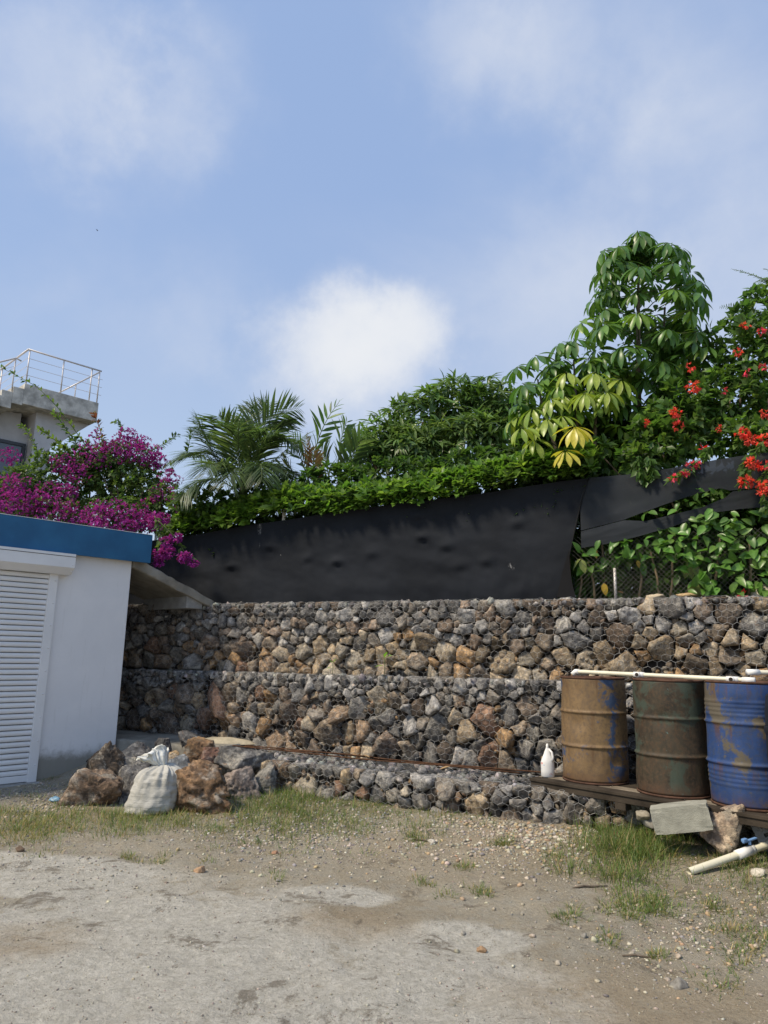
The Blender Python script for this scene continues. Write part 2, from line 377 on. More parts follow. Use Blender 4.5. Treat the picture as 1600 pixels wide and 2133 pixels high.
# ------------------------------------------------------------------ ground
def gheight(x, y):
    o = (np.stack([x, y], -1)-W0[:2]) @ WN[:2]; u = (np.stack([x, y], -1)-W0[:2]) @ WU[:2]
    h = .07*sstep(-2.4, -1.0, o) + .05*sstep(.5, 3.5, u)*sstep(-3.5, -1.2, o)
    t = (np.stack([x, y], -1)-S0[:2]) @ FD[:2]; q = (np.stack([x, y], -1)-S0[:2]) @ FN[:2]
    h = h + .16*sstep(-.1, 1.0, t)*sstep(1.4, .1, q)*sstep(-3, -1, q+0*t)              # dirt drifted against the store's corner
    h = h + .034*fbm2(x*.7, y*.7, 3, 2) + .020*fbm2(x*2.7, y*2.7, 4, 5) + .011*fbm2(x*9, y*9, 3, 8)
    for off in (0.0, 1.35):
        q2 = (x*.52-y*.85)+3.05-off+.10*fbm2(x*.8, y*.8, 2, 31); h = h-.022*np.exp(-(q2/.13)**2)*sstep(7.6, 6.2, y)*(.6+.6*fbm2(x*1.5, y*1.5, 2, 33))+.010*np.exp(-((np.abs(q2)-.20)/.06)**2)*sstep(7.6, 6.2, y)
    return h
def gz(x, y): return float(gheight(np.array([x]), np.array([y]))[0])
def blob(x, y, px, py, rx, ry, s=0):
    """soft-edged uneven patch of the yard centred where that sight line meets the ground; rx, ry in metres"""
    c = on_ground(px, py); w = .35*fbm2(x*1.3+s, y*1.3, 3, s)
    return 1-sstep(.35, 1.25, np.sqrt(((x-c[0])/rx)**2+((y-c[1])/ry)**2)+w)
def m_ground():
    t = MT('yard_dirt', .95, .12); p = t.coord(); a = t.attr('Zone'); z = t.sep(a.outputs['Vector'])
    n1 = t.noise(p, 1.1, 8, .62, .3); n2 = t.noise(p, 6, 8, .68); n3 = t.noise(p, 45, 6, .7); n4 = t.noise(p, 2.3, 8, .7, .5); n5 = t.noise(p, 130, 3, .7)
    n6 = t.noise(p, 2.0, 10, .72, .25); n7 = t.noise(p, 260, 2, .6); n8 = t.noise(p, 17, 7, .7, .3)
    base = t.mix(t.rng(n1, .35, .66), (.36, .31, .225), (.48, .425, .325))                          # dry dirt
    base = t.mix(t.rng(n2, .42, .60, 0, .75), base, (.41, .38, .31))                               # grey grit
    cem = t.mix(t.rng(n8, .32, .68), (.50, .475, .405), (.68, .65, .57))
    base = t.mix(t.math('MULTIPLY', t.rng(z[0], .05, .6), t.rng(t.math('ADD', n6, t.math('MULTIPLY', z[0], .18)), .48, .57)), base, cem)   # crusted cement slurry
    base = t.mix(t.math('MULTIPLY', z[1], t.rng(n2, .3, .62, .35, 1)), base, (.38, .285, .17))      # ochre mud
    base = t.mix(t.math('MULTIPLY', z[2], t.rng(n4, .34, .6, .2, .8)), base, (.25, .215, .135))      # rooty dark soil
    base = t.mix(t.rng(t.noise(p, 2.6, 10, .78, .5), .55, .62, 0, .7), base, (.175, .145, .105))     # damp and oily stains
    base = t.mix(t.rng(n3, .48, .66, 0, .6), base, t.mix(1., base, (.66, .64, .62), 'MULTIPLY'))
    base = t.mix(t.rng(n5, .54, .64, 0, .5), base, (.50, .47, .40)); base = t.mix(t.rng(n7, .56, .66, 0, .3), base, (.13, .11, .085))
    t.base(base); t.bump(t.math('ADD', n8, t.math('ADD', t.math('MULTIPLY', n3, .6), t.math('MULTIPLY', n5, .4))), 1.0, .035); t.bump(n6, .8, .05)
    return t.m
def zones(x, y):
    cem = np.maximum.reduce([blob(x, y, 350, 2000, 2.2, 1.1, 1), blob(x, y, 700, 1860, .55, .25, 2), blob(x, y, 960, 1950, .45, .28, 3), blob(x, y, 1050, 2040, .5, .3, 4), blob(x, y, 100, 1830, 1.2, .6, 5), blob(x, y, 620, 2100, 1.2, .5, 11),
                             blob(x, y, 1100, 2100, .5, .35, 13)])
    och = np.maximum.reduce([blob(x, y, 740, 1920, .42, .28, 6)*.55, blob(x, y, 1350, 2080, .9, .5, 7)*.6, blob(x, y, 1150, 1780, 1.6, .9, 8)*.5, blob(x, y, 40, 1965, .4, .3, 9)*.6])
    soil = np.maximum.reduce([blob(x, y, 250, 1700, 2.4, .45, 12), blob(x, y, 700, 1690, 2.0, .6, 14), blob(x, y, 1330, 1770, .9, .8, 15), blob(x, y, 1550, 1900, .7, .9, 16)*.7])
    return np.stack([cem, och, soil], -1)
GROUND = m_ground()
def sheet(name, xs, ys, hf):
    X, Y = np.meshgrid(xs, ys); Z = hf(X, Y); V = np.stack([X, Y, Z], -1).reshape(-1, 3); nx = len(xs)
    i, j = np.meshgrid(np.arange(nx-1), np.arange(len(ys)-1)); b = (j*nx+i).ravel()
    return V, np.stack([b, b+1, b+nx+1, b+nx], -1)
xs = np.unique(np.concatenate([-np.geomspace(7, 400, 22)[::-1], np.arange(-7, 6.01, .042), np.geomspace(6, 400, 22)]))
ys = np.unique(np.concatenate([-np.geomspace(.5, 400, 22)[::-1], np.arange(-.4, 2.6, .2), np.arange(2.6, 10.2, .036), np.geomspace(10.2, 400, 22)]))
V, F = sheet('ground', xs, ys, lambda x, y: gheight(x, y)*sstep(60, 12, np.hypot(x, y)))
g = add('ground', V, F, GROUND, None, None, True, (0, 0, 0)); tag(g, 'pale trodden dirt yard with cement smears', None, None, 'structure')
at_ = g.data.attributes.new('Zone', 'FLOAT_VECTOR', 'POINT'); at_.data.foreach_set('vector', zones(V[:, 0], V[:, 1]).astype(np.float32).ravel())
# raised garden behind the wall, as far back as the hill goes
us = np.concatenate([-np.geomspace(8, 300, 14)[::-1], np.arange(-7.5, 8, .5), np.geomspace(8.5, 300, 14)]); os_ = np.concatenate([np.arange(.55, 8, .5), np.geomspace(8.5, 300, 14)])
U, O_ = np.meshgrid(us, os_); P = np.stack([W0[0]+WU[0]*U+WN[0]*O_, W0[1]+WU[1]*U+WN[1]*O_, 2.17+.04*fbm2(U, O_, 3, 4)], -1).reshape(-1, 3); nx = len(us)
i, j = np.meshgrid(np.arange(nx-1), np.arange(len(os_)-1)); b = (j*nx+i).ravel()
tag(add('garden_ground', P, np.stack([b, b+1, b+nx+1, b+nx], -1), m_plain('garden_soil', (.07, .065, .035), .95, .1, .4, 3, .7, 20), None, None, True, wp(0, 2, 2.17)), 'dark soil of the raised garden behind the wall', None, None, 'structure')

# ------------------------------------------------------------------ gabion wall, three courses
GREY = [(.20, .197, .192), (.15, .148, .145), (.25, .247, .24), (.30, .295, .285), (.125, .122, .118), (.20, .18, .155)]
TAN = [(.34, .275, .19), (.29, .23, .155), (.38, .32, .235), (.33, .22, .12), (.33, .295, .235), (.25, .205, .155)]
BROWN = [(.20, .155, .12), (.165, .133, .105), (.245, .18, .125), (.21, .135, .095), (.215, .208, .195), (.175, .17, .16), (.27, .25, .215)]
def seeds(u0, u1, z0, z1, rfun, rg, tries=26000, asp=1.0):
    P = np.zeros((0, 2)); Rr = np.zeros(0)
    c = np.stack([rg.uniform(u0, u1, tries), rg.uniform(z0, z1, tries)], -1); big = np.sort(rg.random(tries))
    order = np.arange(tries)
    lstP, lstR = [], []
    grid = {}
    for k in order:
        r = rfun(c[k, 0], c[k, 1], rg)*(1.25-.55*k/tries)
        p = c[k]; gx, gy = int(p[0]/.2), int(p[1]/.2); ok = True
        for ix in (gx-2, gx-1, gx, gx+1, gx+2):
            for iy in (gy-2, gy-1, gy, gy+1, gy+2):
                for q in grid.get((ix, iy), ()):
                    if ((p[0]-lstP[q][0])*asp)**2+((p[1]-lstP[q][1])/asp)**2 < ((r+lstR[q])*.76)**2: ok = False; break
                if not ok: break
            if not ok: break
        if ok: grid.setdefault((gx, gy), []).append(len(lstP)); lstP.append(p); lstR.append(r)
    return np.array(lstP), np.array(lstR)
def block(p, r, dl, ds, rn, u0, u1, z0, z1, rg):
    """outline of one stone: its share of the face, with chipped corners; local coordinates"""
    L = r*2.1; poly = [np.array(q) for q in ((-min(L, p[0]-u0+.01), -min(L, p[1]-z0+.015)), (min(L, u1-p[0]), -min(L, p[1]-z0+.015)), (min(L, u1-p[0]), min(L, z1-p[1]+.01)), (-min(L, p[0]-u0+.01), min(L, z1-p[1]+.01)))]
    def clip(poly, n, d):
        out = []
        for a in range(len(poly)):
            A, B = poly[a], poly[(a+1) % len(poly)]; da, db = A @ n-d, B @ n-d
            if da <= 0: out.append(A)
            if da*db < 0: out.append(A+(B-A)*(da/(da-db)))
        return out
    for j in range(len(ds)):
        n = dl[j]/ds[j]; a = rg.normal(0, .20); n2 = np.array([n[0]*math.cos(a)-n[1]*math.sin(a), n[0]*math.sin(a)+n[1]*math.cos(a)])
        poly = clip(poly, n2, ds[j]*r/(r+rn[j])-rg.uniform(.0005, .005))
        if len(poly) < 3: return None
    for _ in range(2):
        a = rg.uniform(0, 2*math.pi); n = np.array([math.cos(a), math.sin(a)]); ext = max(q @ n for q in poly); poly = clip(poly, n, ext*rg.uniform(.84, 1.0))
    if len(poly) < 3: return None
    # break long straight sides
    out = []
    for a in range(len(poly)):
        A, B = poly[a], poly[(a+1) % len(poly)]; l_ = np.linalg.norm(B-A)
        if l_ < r*.12: continue
        out.append(A)
        if l_ > r*.55: m_ = (A+B)/2; nn = np.array([-(B-A)[1], (B-A)[0]])/l_; out.append(m_+(B-A)*rg.uniform(-.2, .2)+nn*rg.uniform(0, .06)*l_)
    return out if len(out) >= 4 else None
def stone_body(poly, r, rg):
    P = np.array(poly); c = P.mean(0)+rg.normal(0, .10*r, 2); n = len(P)
    ext = math.sqrt(np.prod(np.maximum(np.ptp(P, axis=0), .03)))/2; f = min(ext, r*1.25)*rg.uniform(.22, .60)
    tl = rg.normal(0, .42, 2)
    rings = []
    for sc, y, jit in ((.86, -ext*1.1, .0), (1.0, -f*.1, .04), (rg.uniform(.80, .93), f*.85, .10), (rg.uniform(.35, .6), f*1.0, .2)):
        q = c+(P-c)*(sc*(1+rg.uniform(-jit, jit*.2, (n, 1)))); yy = y+(q-c) @ tl*max(0, .25+.75*(y > 0))+rg.normal(0, .10*f, n)*(y > -f*.5); rings.append(np.column_stack([q[:, 0], yy, q[:, 1]]))
    V = np.concatenate(rings+[np.array([[c[0], f*rg.uniform(.95, 1.15), c[1]]])]); F = []
    for a in range(3):
        for k in range(n):
            i, j = a*n+k, a*n+(k+1) % n; F += [(i, j, j+n), (i, j+n, i+n)] if (k+a) % 2 else [(i, j, i+n), (j, j+n, i+n)]
    F += [(3*n+k, 3*n+(k+1) % n, 4*n) for k in range(n)]
    return V, np.array(F)
def course(label, u0, u1, z0, z1, o_face, depth, rfun, palfun, seed, zslope=0.0, vis=(-5.9, 3.1), batter=0.0, keep=300, asp=1.0):
    rg = np.random.default_rng(seed)
    root = thing('gabion', label, 'gabion wall', wp((u0+u1)/2, o_face, z0), 'stacked gabion courses')
    P, R = seeds(u0, u1, z0+.02, z1-.02, rfun, rg, 26000, asp)
    bodies = []
    for k in range(len(P)):
        dlt = P-P[k]; dist = np.hypot(dlt[:, 0], dlt[:, 1]); nb = np.argsort(dist)[1:15]
        poly = block(P[k], R[k], dlt[nb], dist[nb], R[nb], u0, u1, z0, z1, rg)
        if poly is None: continue
        Q, Fc = stone_body(poly, R[k], rg)
        out = -R[k]*.50 + rg.normal(0, .016) - batter*(P[k, 1]-z0)
        top = sstep(z1-.10, z1, P[k, 1])*.05
        q = wp(0, o_face, 0)+np.outer(P[k, 0]+Q[:, 0], WU)-np.outer(Q[:, 1]+out-top, WN); q[:, 2] += P[k, 1]+Q[:, 2]+zslope*(P[k, 0])
        c = palfun(P[k, 0], P[k, 1], rg)
        bodies.append((R[k], P[k, 0], q, Fc, np.tile(np.clip(np.array(c)*rg.uniform(.85, 1.75), 0, 1), (len(q), 1))))
    inview = [i for i, b in enumerate(bodies) if vis[0] < b[1] < vis[1]]
    inview.sort(key=lambda i: -bodies[i][0]); own = set(inview[:keep])
    rest = []
    for i, b in enumerate(bodies):
        if i in own:
            c = b[2].mean(0); link('stone', mesh('stone', b[2]-c, b[3], STONE, b[4]), root, c)
        else: rest.append((b[2], b[3], b[4]))
    # small chips wedged behind the joints and along the lid
    N = int((u1-u0)*(z1-z0)*150); T = []
    Vt, Ft = ico(1)
    for kind_ in (0, 1):
        n = N if kind_ == 0 else int((u1-u0)*95)
        uu = rg.uniform(u0+.03, u1-.03, n)
        if kind_ == 0: zz = rg.uniform(z0+.03, z1-.05, n); oo = rg.uniform(.05, .11, n); s = rg.uniform(.02, .05, n)
        else: zz = z1-rg.uniform(.0, .05, n)-.012; oo = rg.uniform(.03, depth, n)**1.0; s = rg.uniform(.022, .055, n)
        for a in range(n):
            pass
        L3 = wp(0, o_face, 0)+uu[:, None]*WU+oo[:, None]*WN; L3[:, 2] += zz+zslope*uu
        sc = s[:, None]*rg.uniform(.6, 1.3, (n, 3)); sc[:, 2] *= .75
        Rm = frames(rand_dirs(n, rg), rand_dirs(n, rg))
        Tv = Vt*(1+.5*fbm(Vt*1.4+seed+kind_*9, 2, 1))[:, None]
        col = np.array([palfun(a, b_, rg) for a, b_ in zip(uu, zz)])*rg.uniform(.6, 1.25, (n, 1))
        if kind_ == 1: col = pick(GREY[:5], n, rg, .3)*1.45
        rest.append(batch((Tv, Ft), Rm, L3, sc, np.clip(col, 0, 1)))
    Vr, Fr, Cr = join(rest)
    tag(add('stone_fill', Vr, Fr, STONE, root, Cr, False, wp((u0+u1)/2, o_face, z0)), kind='stuff')
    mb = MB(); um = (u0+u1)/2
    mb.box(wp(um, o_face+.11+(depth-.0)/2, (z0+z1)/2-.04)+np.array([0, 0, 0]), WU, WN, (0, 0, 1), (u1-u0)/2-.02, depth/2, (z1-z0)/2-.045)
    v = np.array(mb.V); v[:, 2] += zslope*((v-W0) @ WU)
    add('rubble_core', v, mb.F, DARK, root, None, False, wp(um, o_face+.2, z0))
    # hexagonal wire: runs up the face and over the lid, draped on the stones
    allV = [b[2] for b in bodies]+[Vr]; allF = [b[3] for b in bodies]+[Fr]; off = 0; VV = []; FF = []
    for v_, f_ in zip(allV, allF): VV.append(v_); FF.append(f_+off); off += len(v_)
    VV = np.concatenate(VV); FF = np.concatenate(FF)
    bvh = BVHTree.FromPolygons(VV.tolist(), FF.tolist())
    hw, hv, sl = .094, .044, .022          # cell width, short side (twist), slant rise
    H_ = z1-z0; total = H_+depth*.9; rows = int(total/(hv+sl))+1; colsn = int((u1-u0)/(hw/2))
    nodes = {}
    def node(i, s):
        key = (i, round(s, 4))
        if key in nodes: return key
        u = u0+.01+i*hw/2+rg.normal(0, .004); u = min(max(u, u0), u1)
        if s <= H_: base = wp(u, o_face-.35, z0+s+zslope*u); dr = WN; ss = s
        else: base = wp(u, o_face+.02+(s-H_), z1+.35+zslope*u); dr = np.array([0, 0, -1.])
        hit = bvh.ray_cast(Vector(base), Vector(dr), .7)
        p = (np.array(hit[0])-dr*.010) if hit[0] is not None else base+dr*.36
        if s <= H_:
            o_now = (p-W0) @ WN; p = p-WN*max(0, o_now-(o_face+.045))
        else: p[2] = max(p[2], z1+zslope*u-.035)
        nodes[key] = p; return key
    edges = []
    for r_ in range(rows):
        s0 = r_*(hv+sl); ph = r_ % 2
        for i in range(ph, colsn-1, 2):
            lo = s0; a = node(i, lo+sl)                       # twist bottom
            top = lo+sl+hv
            if top <= total: edges.append((a, node(i, top)))
            for di in (-1, 1):
                if 0 <= i+di < colsn and r_ > 0: edges.append((a, node(i+di, lo)))
    key2 = list(nodes); idx = {k: n for n, k in enumerate(key2)}
    NP = np.array([nodes[k] for k in key2])
    # relax so that the net spans hollows instead of following them
    E_ = np.array([(idx[a], idx[b_]) for a, b_ in edges])
    for _ in range(3):
        S = np.zeros_like(NP); cnt = np.zeros(len(NP)); np.add.at(S, E_[:, 0], NP[E_[:, 1]]); np.add.at(S, E_[:, 1], NP[E_[:, 0]]); np.add.at(cnt, E_[:, 0], 1); np.add.at(cnt, E_[:, 1], 1)
        avg = S/np.maximum(cnt, 1)[:, None]; dn = ((avg-NP) @ WN)
        mv = np.where(dn < 0, dn*.8, dn*.1); NP = NP+np.outer(mv, WN)
    A, B = NP[E_[:, 0]], NP[E_[:, 1]]; d = B-A; ln = np.linalg.norm(d, axis=1); ok = (ln > .004) & (ln < .22); A, B, d, ln = A[ok], B[ok], d[ok], ln[ok]
    Rm = frames(d, np.tile(-WN+np.array([0, 0, .3]), (len(d), 1)))
    tri = np.array([[math.cos(a), y, math.sin(a)] for y in (0, 1) for a in (0.5, 2.6, 4.7)]); ft = np.array([[0, 1, 4, 3], [1, 2, 5, 4], [2, 0, 3, 5]])
    wr = .0016; Vw, Fw, _ = batch((tri, ft), Rm, A, np.column_stack([np.full(len(d), wr), ln, np.full(len(d), wr)]))
    add('wire_mesh', Vw, Fw, WIRE, root, None, False, wp(um, o_face, z0))
    return root
def pal3(u, z, rg):
    k = (z-1.33)/.92; p = sstep(.62, .30, k)*(.35+.55*sstep(-4.6, -2.0, u)) + .28*sstep(.5, 2.5, u)
    if rg.random() < p: return TAN[rg.integers(len(TAN))]
    return (GREY+BROWN[:2])[rg.integers(len(GREY)+2)] if k > .35 else BROWN[rg.integers(len(BROWN))]
def pal2(u, z, rg):
    k = (z-.42)/.9
    if k > .78: return GREY[rg.integers(len(GREY))]
    q = rg.random(); t = .22+.12*sstep(-1, 2, u)
    return TAN[rg.integers(len(TAN))] if q < t else (BROWN[rg.integers(len(BROWN))] if q < .75 else GREY[rg.integers(len(GREY))])
def pal1(u, z, rg):
    q = rg.random(); t = .20+.35*sstep(.5, 2.4, u)
    return np.array(TAN[rg.integers(len(TAN))])*.9 if q < t else np.array((GREY+BROWN)[rg.integers(13)])
def r3(u, z, rg):
    k = (z-1.33)/.92; b = .074+.036*sstep(.65, .2, k)+.020*sstep(.2, 2.5, u); return b*rg.uniform(.6, 1.5)
def r2(u, z, rg):
    k = (z-.42)/.9; b = .057+.068*sstep(.88, .62, k); return b*rg.uniform(.55, 1.6)
def r1(u, z, rg): return .096*rg.uniform(.55, 1.5)
course('rusty tan and grey stone gabion course directly under the black net', -7.2, 4.6, 1.30, 2.24, .22, .40, r3, pal3, 3, 0.0, (-5.8, 3.2), asp=.93)
course('dark brown stone gabion course behind the drums, between two ledges', -7.0, 4.5, .345, 1.325, 0.0, .30, r2, pal2, 5, 0.010, (-5.6, 3.0), asp=1.12)
course('low half-buried grey stone gabion course carrying the pallet', -3.05, 4.3, -.12, .375, -1.0, .98, r1, pal1, 8, 0.0, (-3.0, 3.3))

# concrete pad that carries on the lowest bench towards the store
ROUGHC = m_plain('rough_concrete', (.26, .245, .21), .95, .1, .3, 3.5, .9, 35)
def rough_slab(name, poly, z0, z1, m, label, cat, seed=0, n=26, amp=.02):
    P = np.array(poly); lo, hi = P.min(0), P.max(0)
    mb = MB(); mb.prism([np.array([p[0], p[1], z0]) for p in poly], (0, 0, z1-z0)); bm = bmesh.new()
    vs_ = [bm.verts.new(v) for v in mb.V]
    for f in mb.F: bm.faces.new([vs_[i] for i in f])
    bmesh.ops.triangulate(bm, faces=list(bm.faces)); bmesh.ops.recalc_face_normals(bm, faces=list(bm.faces))
    for _ in range(4):
        bmesh.ops.subdivide_edges(bm, edges=[e for e in bm.edges if e.calc_length() > .09], cuts=1)
        bmesh.ops.triangulate(bm, faces=list(bm.faces))
    bm.verts.index_update(); V = np.array([v.co[:] for v in bm.verts]); F = np.array([[v.index for v in f.verts] for f in bm.faces]); bm.free()
    V = V+amp*np.stack([fbm(V*6+s*9.1, 3, seed+s) for s in range(3)], -1)
    return tag(add(name, V, F, m, None, None, False), label, cat)
rough_slab('concrete_pad', [wp(-5.6, -.04, 0)[:2], wp(-3.06, -.04, 0)[:2], wp(-3.08, -.95, 0)[:2], wp(-4.1, -.75, 0)[:2], wp(-4.75, -.9, 0)[:2]], -.1, .43, ROUGHC, 'rough concrete pad between the white store and the boulders', 'concrete pad', 4)
def patch(name, c, rx, ry, h, col, label, cat, seed):
    n, m_ = 26, 7; V = [np.array([0, 0, h])]; F = []
    for i in range(1, m_+1):
        for k in range(n):
            a = 2*math.pi*k/n; r = i/m_*(1+.28*fbm(np.array([math.cos(a)*1.5, math.sin(a)*1.5, seed]), 3, seed)); V.append(np.array([math.cos(a)*rx*r, math.sin(a)*ry*r, h*(1-(i/m_)**2)-.01*(i == m_)]))
    V = np.array(V); V[:, 2] += .012*fbm(V*14, 3, seed)
    F = [(0, 1+k, 1+(k+1) % n) for k in range(n)]+[(1+i*n+k, 1+(i+1)*n+k, 1+(i+1)*n+(k+1) % n, 1+i*n+(k+1) % n) for i in range(m_-1) for k in range(n)]
    return tag(add(name, V+np.asarray(c), F, m_plain(name, col, .95, .1, .2, 12, .8, 80), None, None, True), label, cat)
patch('sand_heap', wp(-3.35, -.30, .425), .42, .2, .07, (.42, .37, .27), 'small spill of pale sand on the concrete pad', 'sand', 5)

# ------------------------------------------------------------------ white store with blue fascia and roller shutter
def m_render():
    t = MT('white_render', .8, .25); p = t.coord(); n = t.noise(p, 1.6, 7, .65, .4); z = t.sep(p)[2]
    c = t.mix(t.rng(n, .3, .75), (.74, .745, .76), (.80, .80, .81))
    st = t.noise(t.coord('pos', (5, 5, .7)), 2.2, 7, .7); c = t.mix(t.rng(st, .54, .76, 0, .4), c, (.55, .55, .53))
    d = t.math('ADD', z, t.math('MULTIPLY', t.noise(p, 7, 7, .7), -.32)); c = t.mix(t.rng(d, .26, .06, 0, .85), c, (.20, .19, .15))    # splashed mud and moss along the foot
    t.base(c); t.bump(t.noise(p, 60, 5, .6), .18, .004); t.bump(t.noise(p, 2.2, 4, .5), .25, .02); return t.m
RENDER = m_render(); SHUT = m_plain('shutter_white', (.74, .745, .75), .42, .4, .05, 3)
def m_fascia():
    t = MT('blue_fascia', .55, .3); p = t.coord(); n = t.noise(p, 3, 6, .6); c = t.mix(t.rng(n, .3, .7), (.020, .105, .225), (.026, .135, .275))
    c = t.mix(t.rng(t.noise(p, 9, 7, .75), .66, .8, 0, .35), c, (.12, .22, .32)); t.base(c); t.bump(t.noise(p, 50, 4, .6), .12, .003); return t.m
store = thing('store_building', 'small white rendered store with blue fascia and white roller shutter', 'building', fp(-.5, -1, 0))
UP = np.array([0, 0, 1.])
def fbox(mb, t0, t1, o0, o1, z0, z1, bev=0): return mb.box(fp((t0+t1)/2, (o0+o1)/2, (z0+z1)/2), FD, FN, UP, (t1-t0)/2, (o1-o0)/2, (z1-z0)/2, bev)
fbox(MB(), -3.4, .965, -3.0, 0, -.15, 2.745, .012).build('wall', RENDER, store)
fbox(MB(), -3.6, 1.17, .075, .115, 2.72, 3.10, .004).build('fascia', m_fascia(), store)
rf = fbox(MB(), -3.6, 1.165, -3.1, .073, 2.752, 3.075, .01).build('roof', CONC, store)
fbox(MB(), -3.6, 1.168, .03, .118, 3.102, 3.108).build('edge_strip', SHUT, rf)
# roller shutter: curtain of slats between guides, under a box
SH0, SH1, SZ0, SZ1 = -2.3, -.10, .06, 2.50
sh = fbox(MB(), SH0, SH1, .006, .012, SZ0, SZ1).build('roller_shutter', DARK, store)  # dark sheet behind the slats paints shade into their gaps
prof = [(.010, .0), (.030, .004), (.036, .016), (.036, .034), (.030, .050), (.014, .058)]
V = []; F = []
for k, t_ in enumerate((SH0, SH1)):
    for o_, z_ in prof: V.append(fp(t_, o_, z_)-fp(SH0, 0, 0))
n_ = len(prof); F = [(i, i+1, n_+i+1, n_+i) for i in range(n_-1)]+[tuple(range(n_))[::-1], tuple(range(n_, 2*n_))]
slat_me = mesh('slat', V, F, SHUT)
zz = SZ0+.055
while zz < SZ1-.03:
    link('slat', slat_me, sh, fp(SH0, 0, zz)); zz += .0635
fbox(MB(), SH0, SH1, .012, .042, SZ0-.02, SZ0+.052, .006).build('bottom_bar', SHUT, sh)
riv = MB().lathe([(.0, .006), (.007, .005), (.011, .0)], (0, 0, 0), 10, FN); riv_me = mesh('rivet', riv.V, riv.F, SHUT, None, True)
for a, b_ in ((SH1-.005, .0), (SH0-.105, SH0+.005)):
    gd = fbox(MB(), a, b_, .002, .055, .0, SZ1, .006).build('guide_rail', SHUT, store)
    for k in range(9): link('rivet', riv_me, gd, fp((a+b_)/2+.02, .0555, .22+k*.27))
bx = MB(); poly = [fp(SH0-.12, .002, 2.715), fp(SH0-.12, .205, 2.715), fp(SH0-.12, .205, 2.545), fp(SH0-.12, .12, 2.462), fp(SH0-.12, .002, 2.462)]
bx.prism(poly, FD*(.125-SH0+.12)); sb = bx.build('shutter_box', SHUT, store)
fbox(MB(), SH0-.12, .125, .2055, .208, 2.676, 2.682).build('seam', DARK, sb)
for z_, o_ in ((2.575, .2055), (2.50, .165)): link('rivet', riv_me, sb, fp(.10, o_, z_))
fbox(MB(), SH0-.1, .02, .0, .16, -.08, .035, .01).build('threshold', CONC, store)

# sloping concrete slab from the store's roof down to the wall
ramp = thing('concrete_ramp', 'sloping rough concrete slab between blue fascia and stone wall top', 'slab', fp(1.6, -.6, 2.2))
t0, t1 = .98, 2.28
mb = MB(); v0 = fp(t0, .0, 2.80); v1 = fp(t1, .0, 2.285)
mb.prism([v0, v1, v1-UP*.10+FD*-.02, v0-UP*.145], -FN*1.35)
bm = bmesh.new(); vv = [bm.verts.new(v) for v in mb.V]; [bm.faces.new([vv[i] for i in f]) for f in mb.F]
bmesh.ops.triangulate(bm, faces=list(bm.faces))
for _ in range(5):
    bmesh.ops.subdivide_edges(bm, edges=[e for e in bm.edges if e.calc_length() > .07], cuts=1); bmesh.ops.triangulate(bm, faces=list(bm.faces))
bm.verts.index_update(); V = np.array([v.co[:] for v in bm.verts]); F = np.array([[v.index for v in f.verts] for f in bm.faces]); bm.free()
top = (V-fp(t0, 0, 0)) @ FN > -.02
V[top] += (.016*np.stack([fbm(V[top]*9+s*9.1, 3, s) for s in range(3)], -1))
add('slab', V, F, ROUGHC, ramp, None, False)
fbox(MB(), 1.86, 2.12, -1.30, -.05, 2.16, 2.335, .01).build('support_beam', CONC, ramp)

# ------------------------------------------------------------------ far house with stair landing
HX = 19.0
HC = at(61, 727, HX)                       # near top corner of the landing rail
ha, hb = FD.copy(), np.array([-FD[1], FD[0], 0])
def along(p, d, px):
    lo, hi = 0.0, 30.0
    for _ in range(50):
        m_ = (lo+hi)/2; q = p+d*m_-EYEP; x = 800+F_PX*(q @ _r)/(q @ _f)
        if (x < px) == (((p+d*.001-EYEP) @ _r)/((p+d*.001-EYEP) @ _f) > ((p-EYEP) @ _r)/((p-EYEP) @ _f)): lo = m_
        else: hi = m_
    return lo
HL = along(HC, ha, 213)
zr = HC[2]; zl = zr-1.02                   # rail height, landing top
def hp(a, b_, z): return np.array([HC[0], HC[1], 0])+ha*a+hb*b_+np.array([0, 0, z])
house = thing('house', 'grey concrete house with cantilevered stair landing and steel railing', 'building', hp(1, 3, 2.2))
HW = m_plain('house_render', (.50, .50, .51), .85, .2, .12, 2.0, .2, 30); HCC = m_plain('house_bare_concrete', (.50, .48, .43), .9, .15, .38, 4, .9, 14)
FRAME = m_plain('dark_window_frame', (.035, .04, .05), .4, .5, .1, 5)
def m_glass(name, c):
    t = MT(name, .06, .6); t.base(c); return t.m
PANE = m_glass('window_pane', (.10, .12, .16))
MB().box(hp(-2.2, 3.12, (zl-1.0+2.2)/2), ha, hb, UP, 3.4, 2.2, (zl-1.0-2.2)/2).build('wall', HW, house)
MB().box(hp(HL*.5, 1.25, zl-.30), ha, hb, UP, HL/2, 1.25, .30, .015).build('stair_landing', HCC, house)
MB().prism([hp(HL-.02, .45, zl-.602), hp(.55, .45, zl-.602), hp(.55, .45, zl-3.2), hp(HL*.40, .45, zl-3.2), hp(HL*.40, .45, zl-1.75)], hb*2.0).build('landing_bracket', HW, house)
MB().prism([hp(.30, .9, zl-.602), hp(-5.0, .9, zl-.602-.9), hp(-5.0, .9, zl-1.9), hp(.30, .9, zl-1.9)], hb*2.0).build('soffit_wall', HW, house)
for k in range(9):                       # flight running down to the left of the landing
    MB().box(hp(-.14-.28*k, .5, zl-.17*(k+1)-.24), ha, hb, UP, .139, .5, .24, .008).build('stair_step', HCC, house)
wz = zl-1.45
win = MB(); w0, w1, h0, h1 = -2.9, .50, wz-2.2, wz-.05
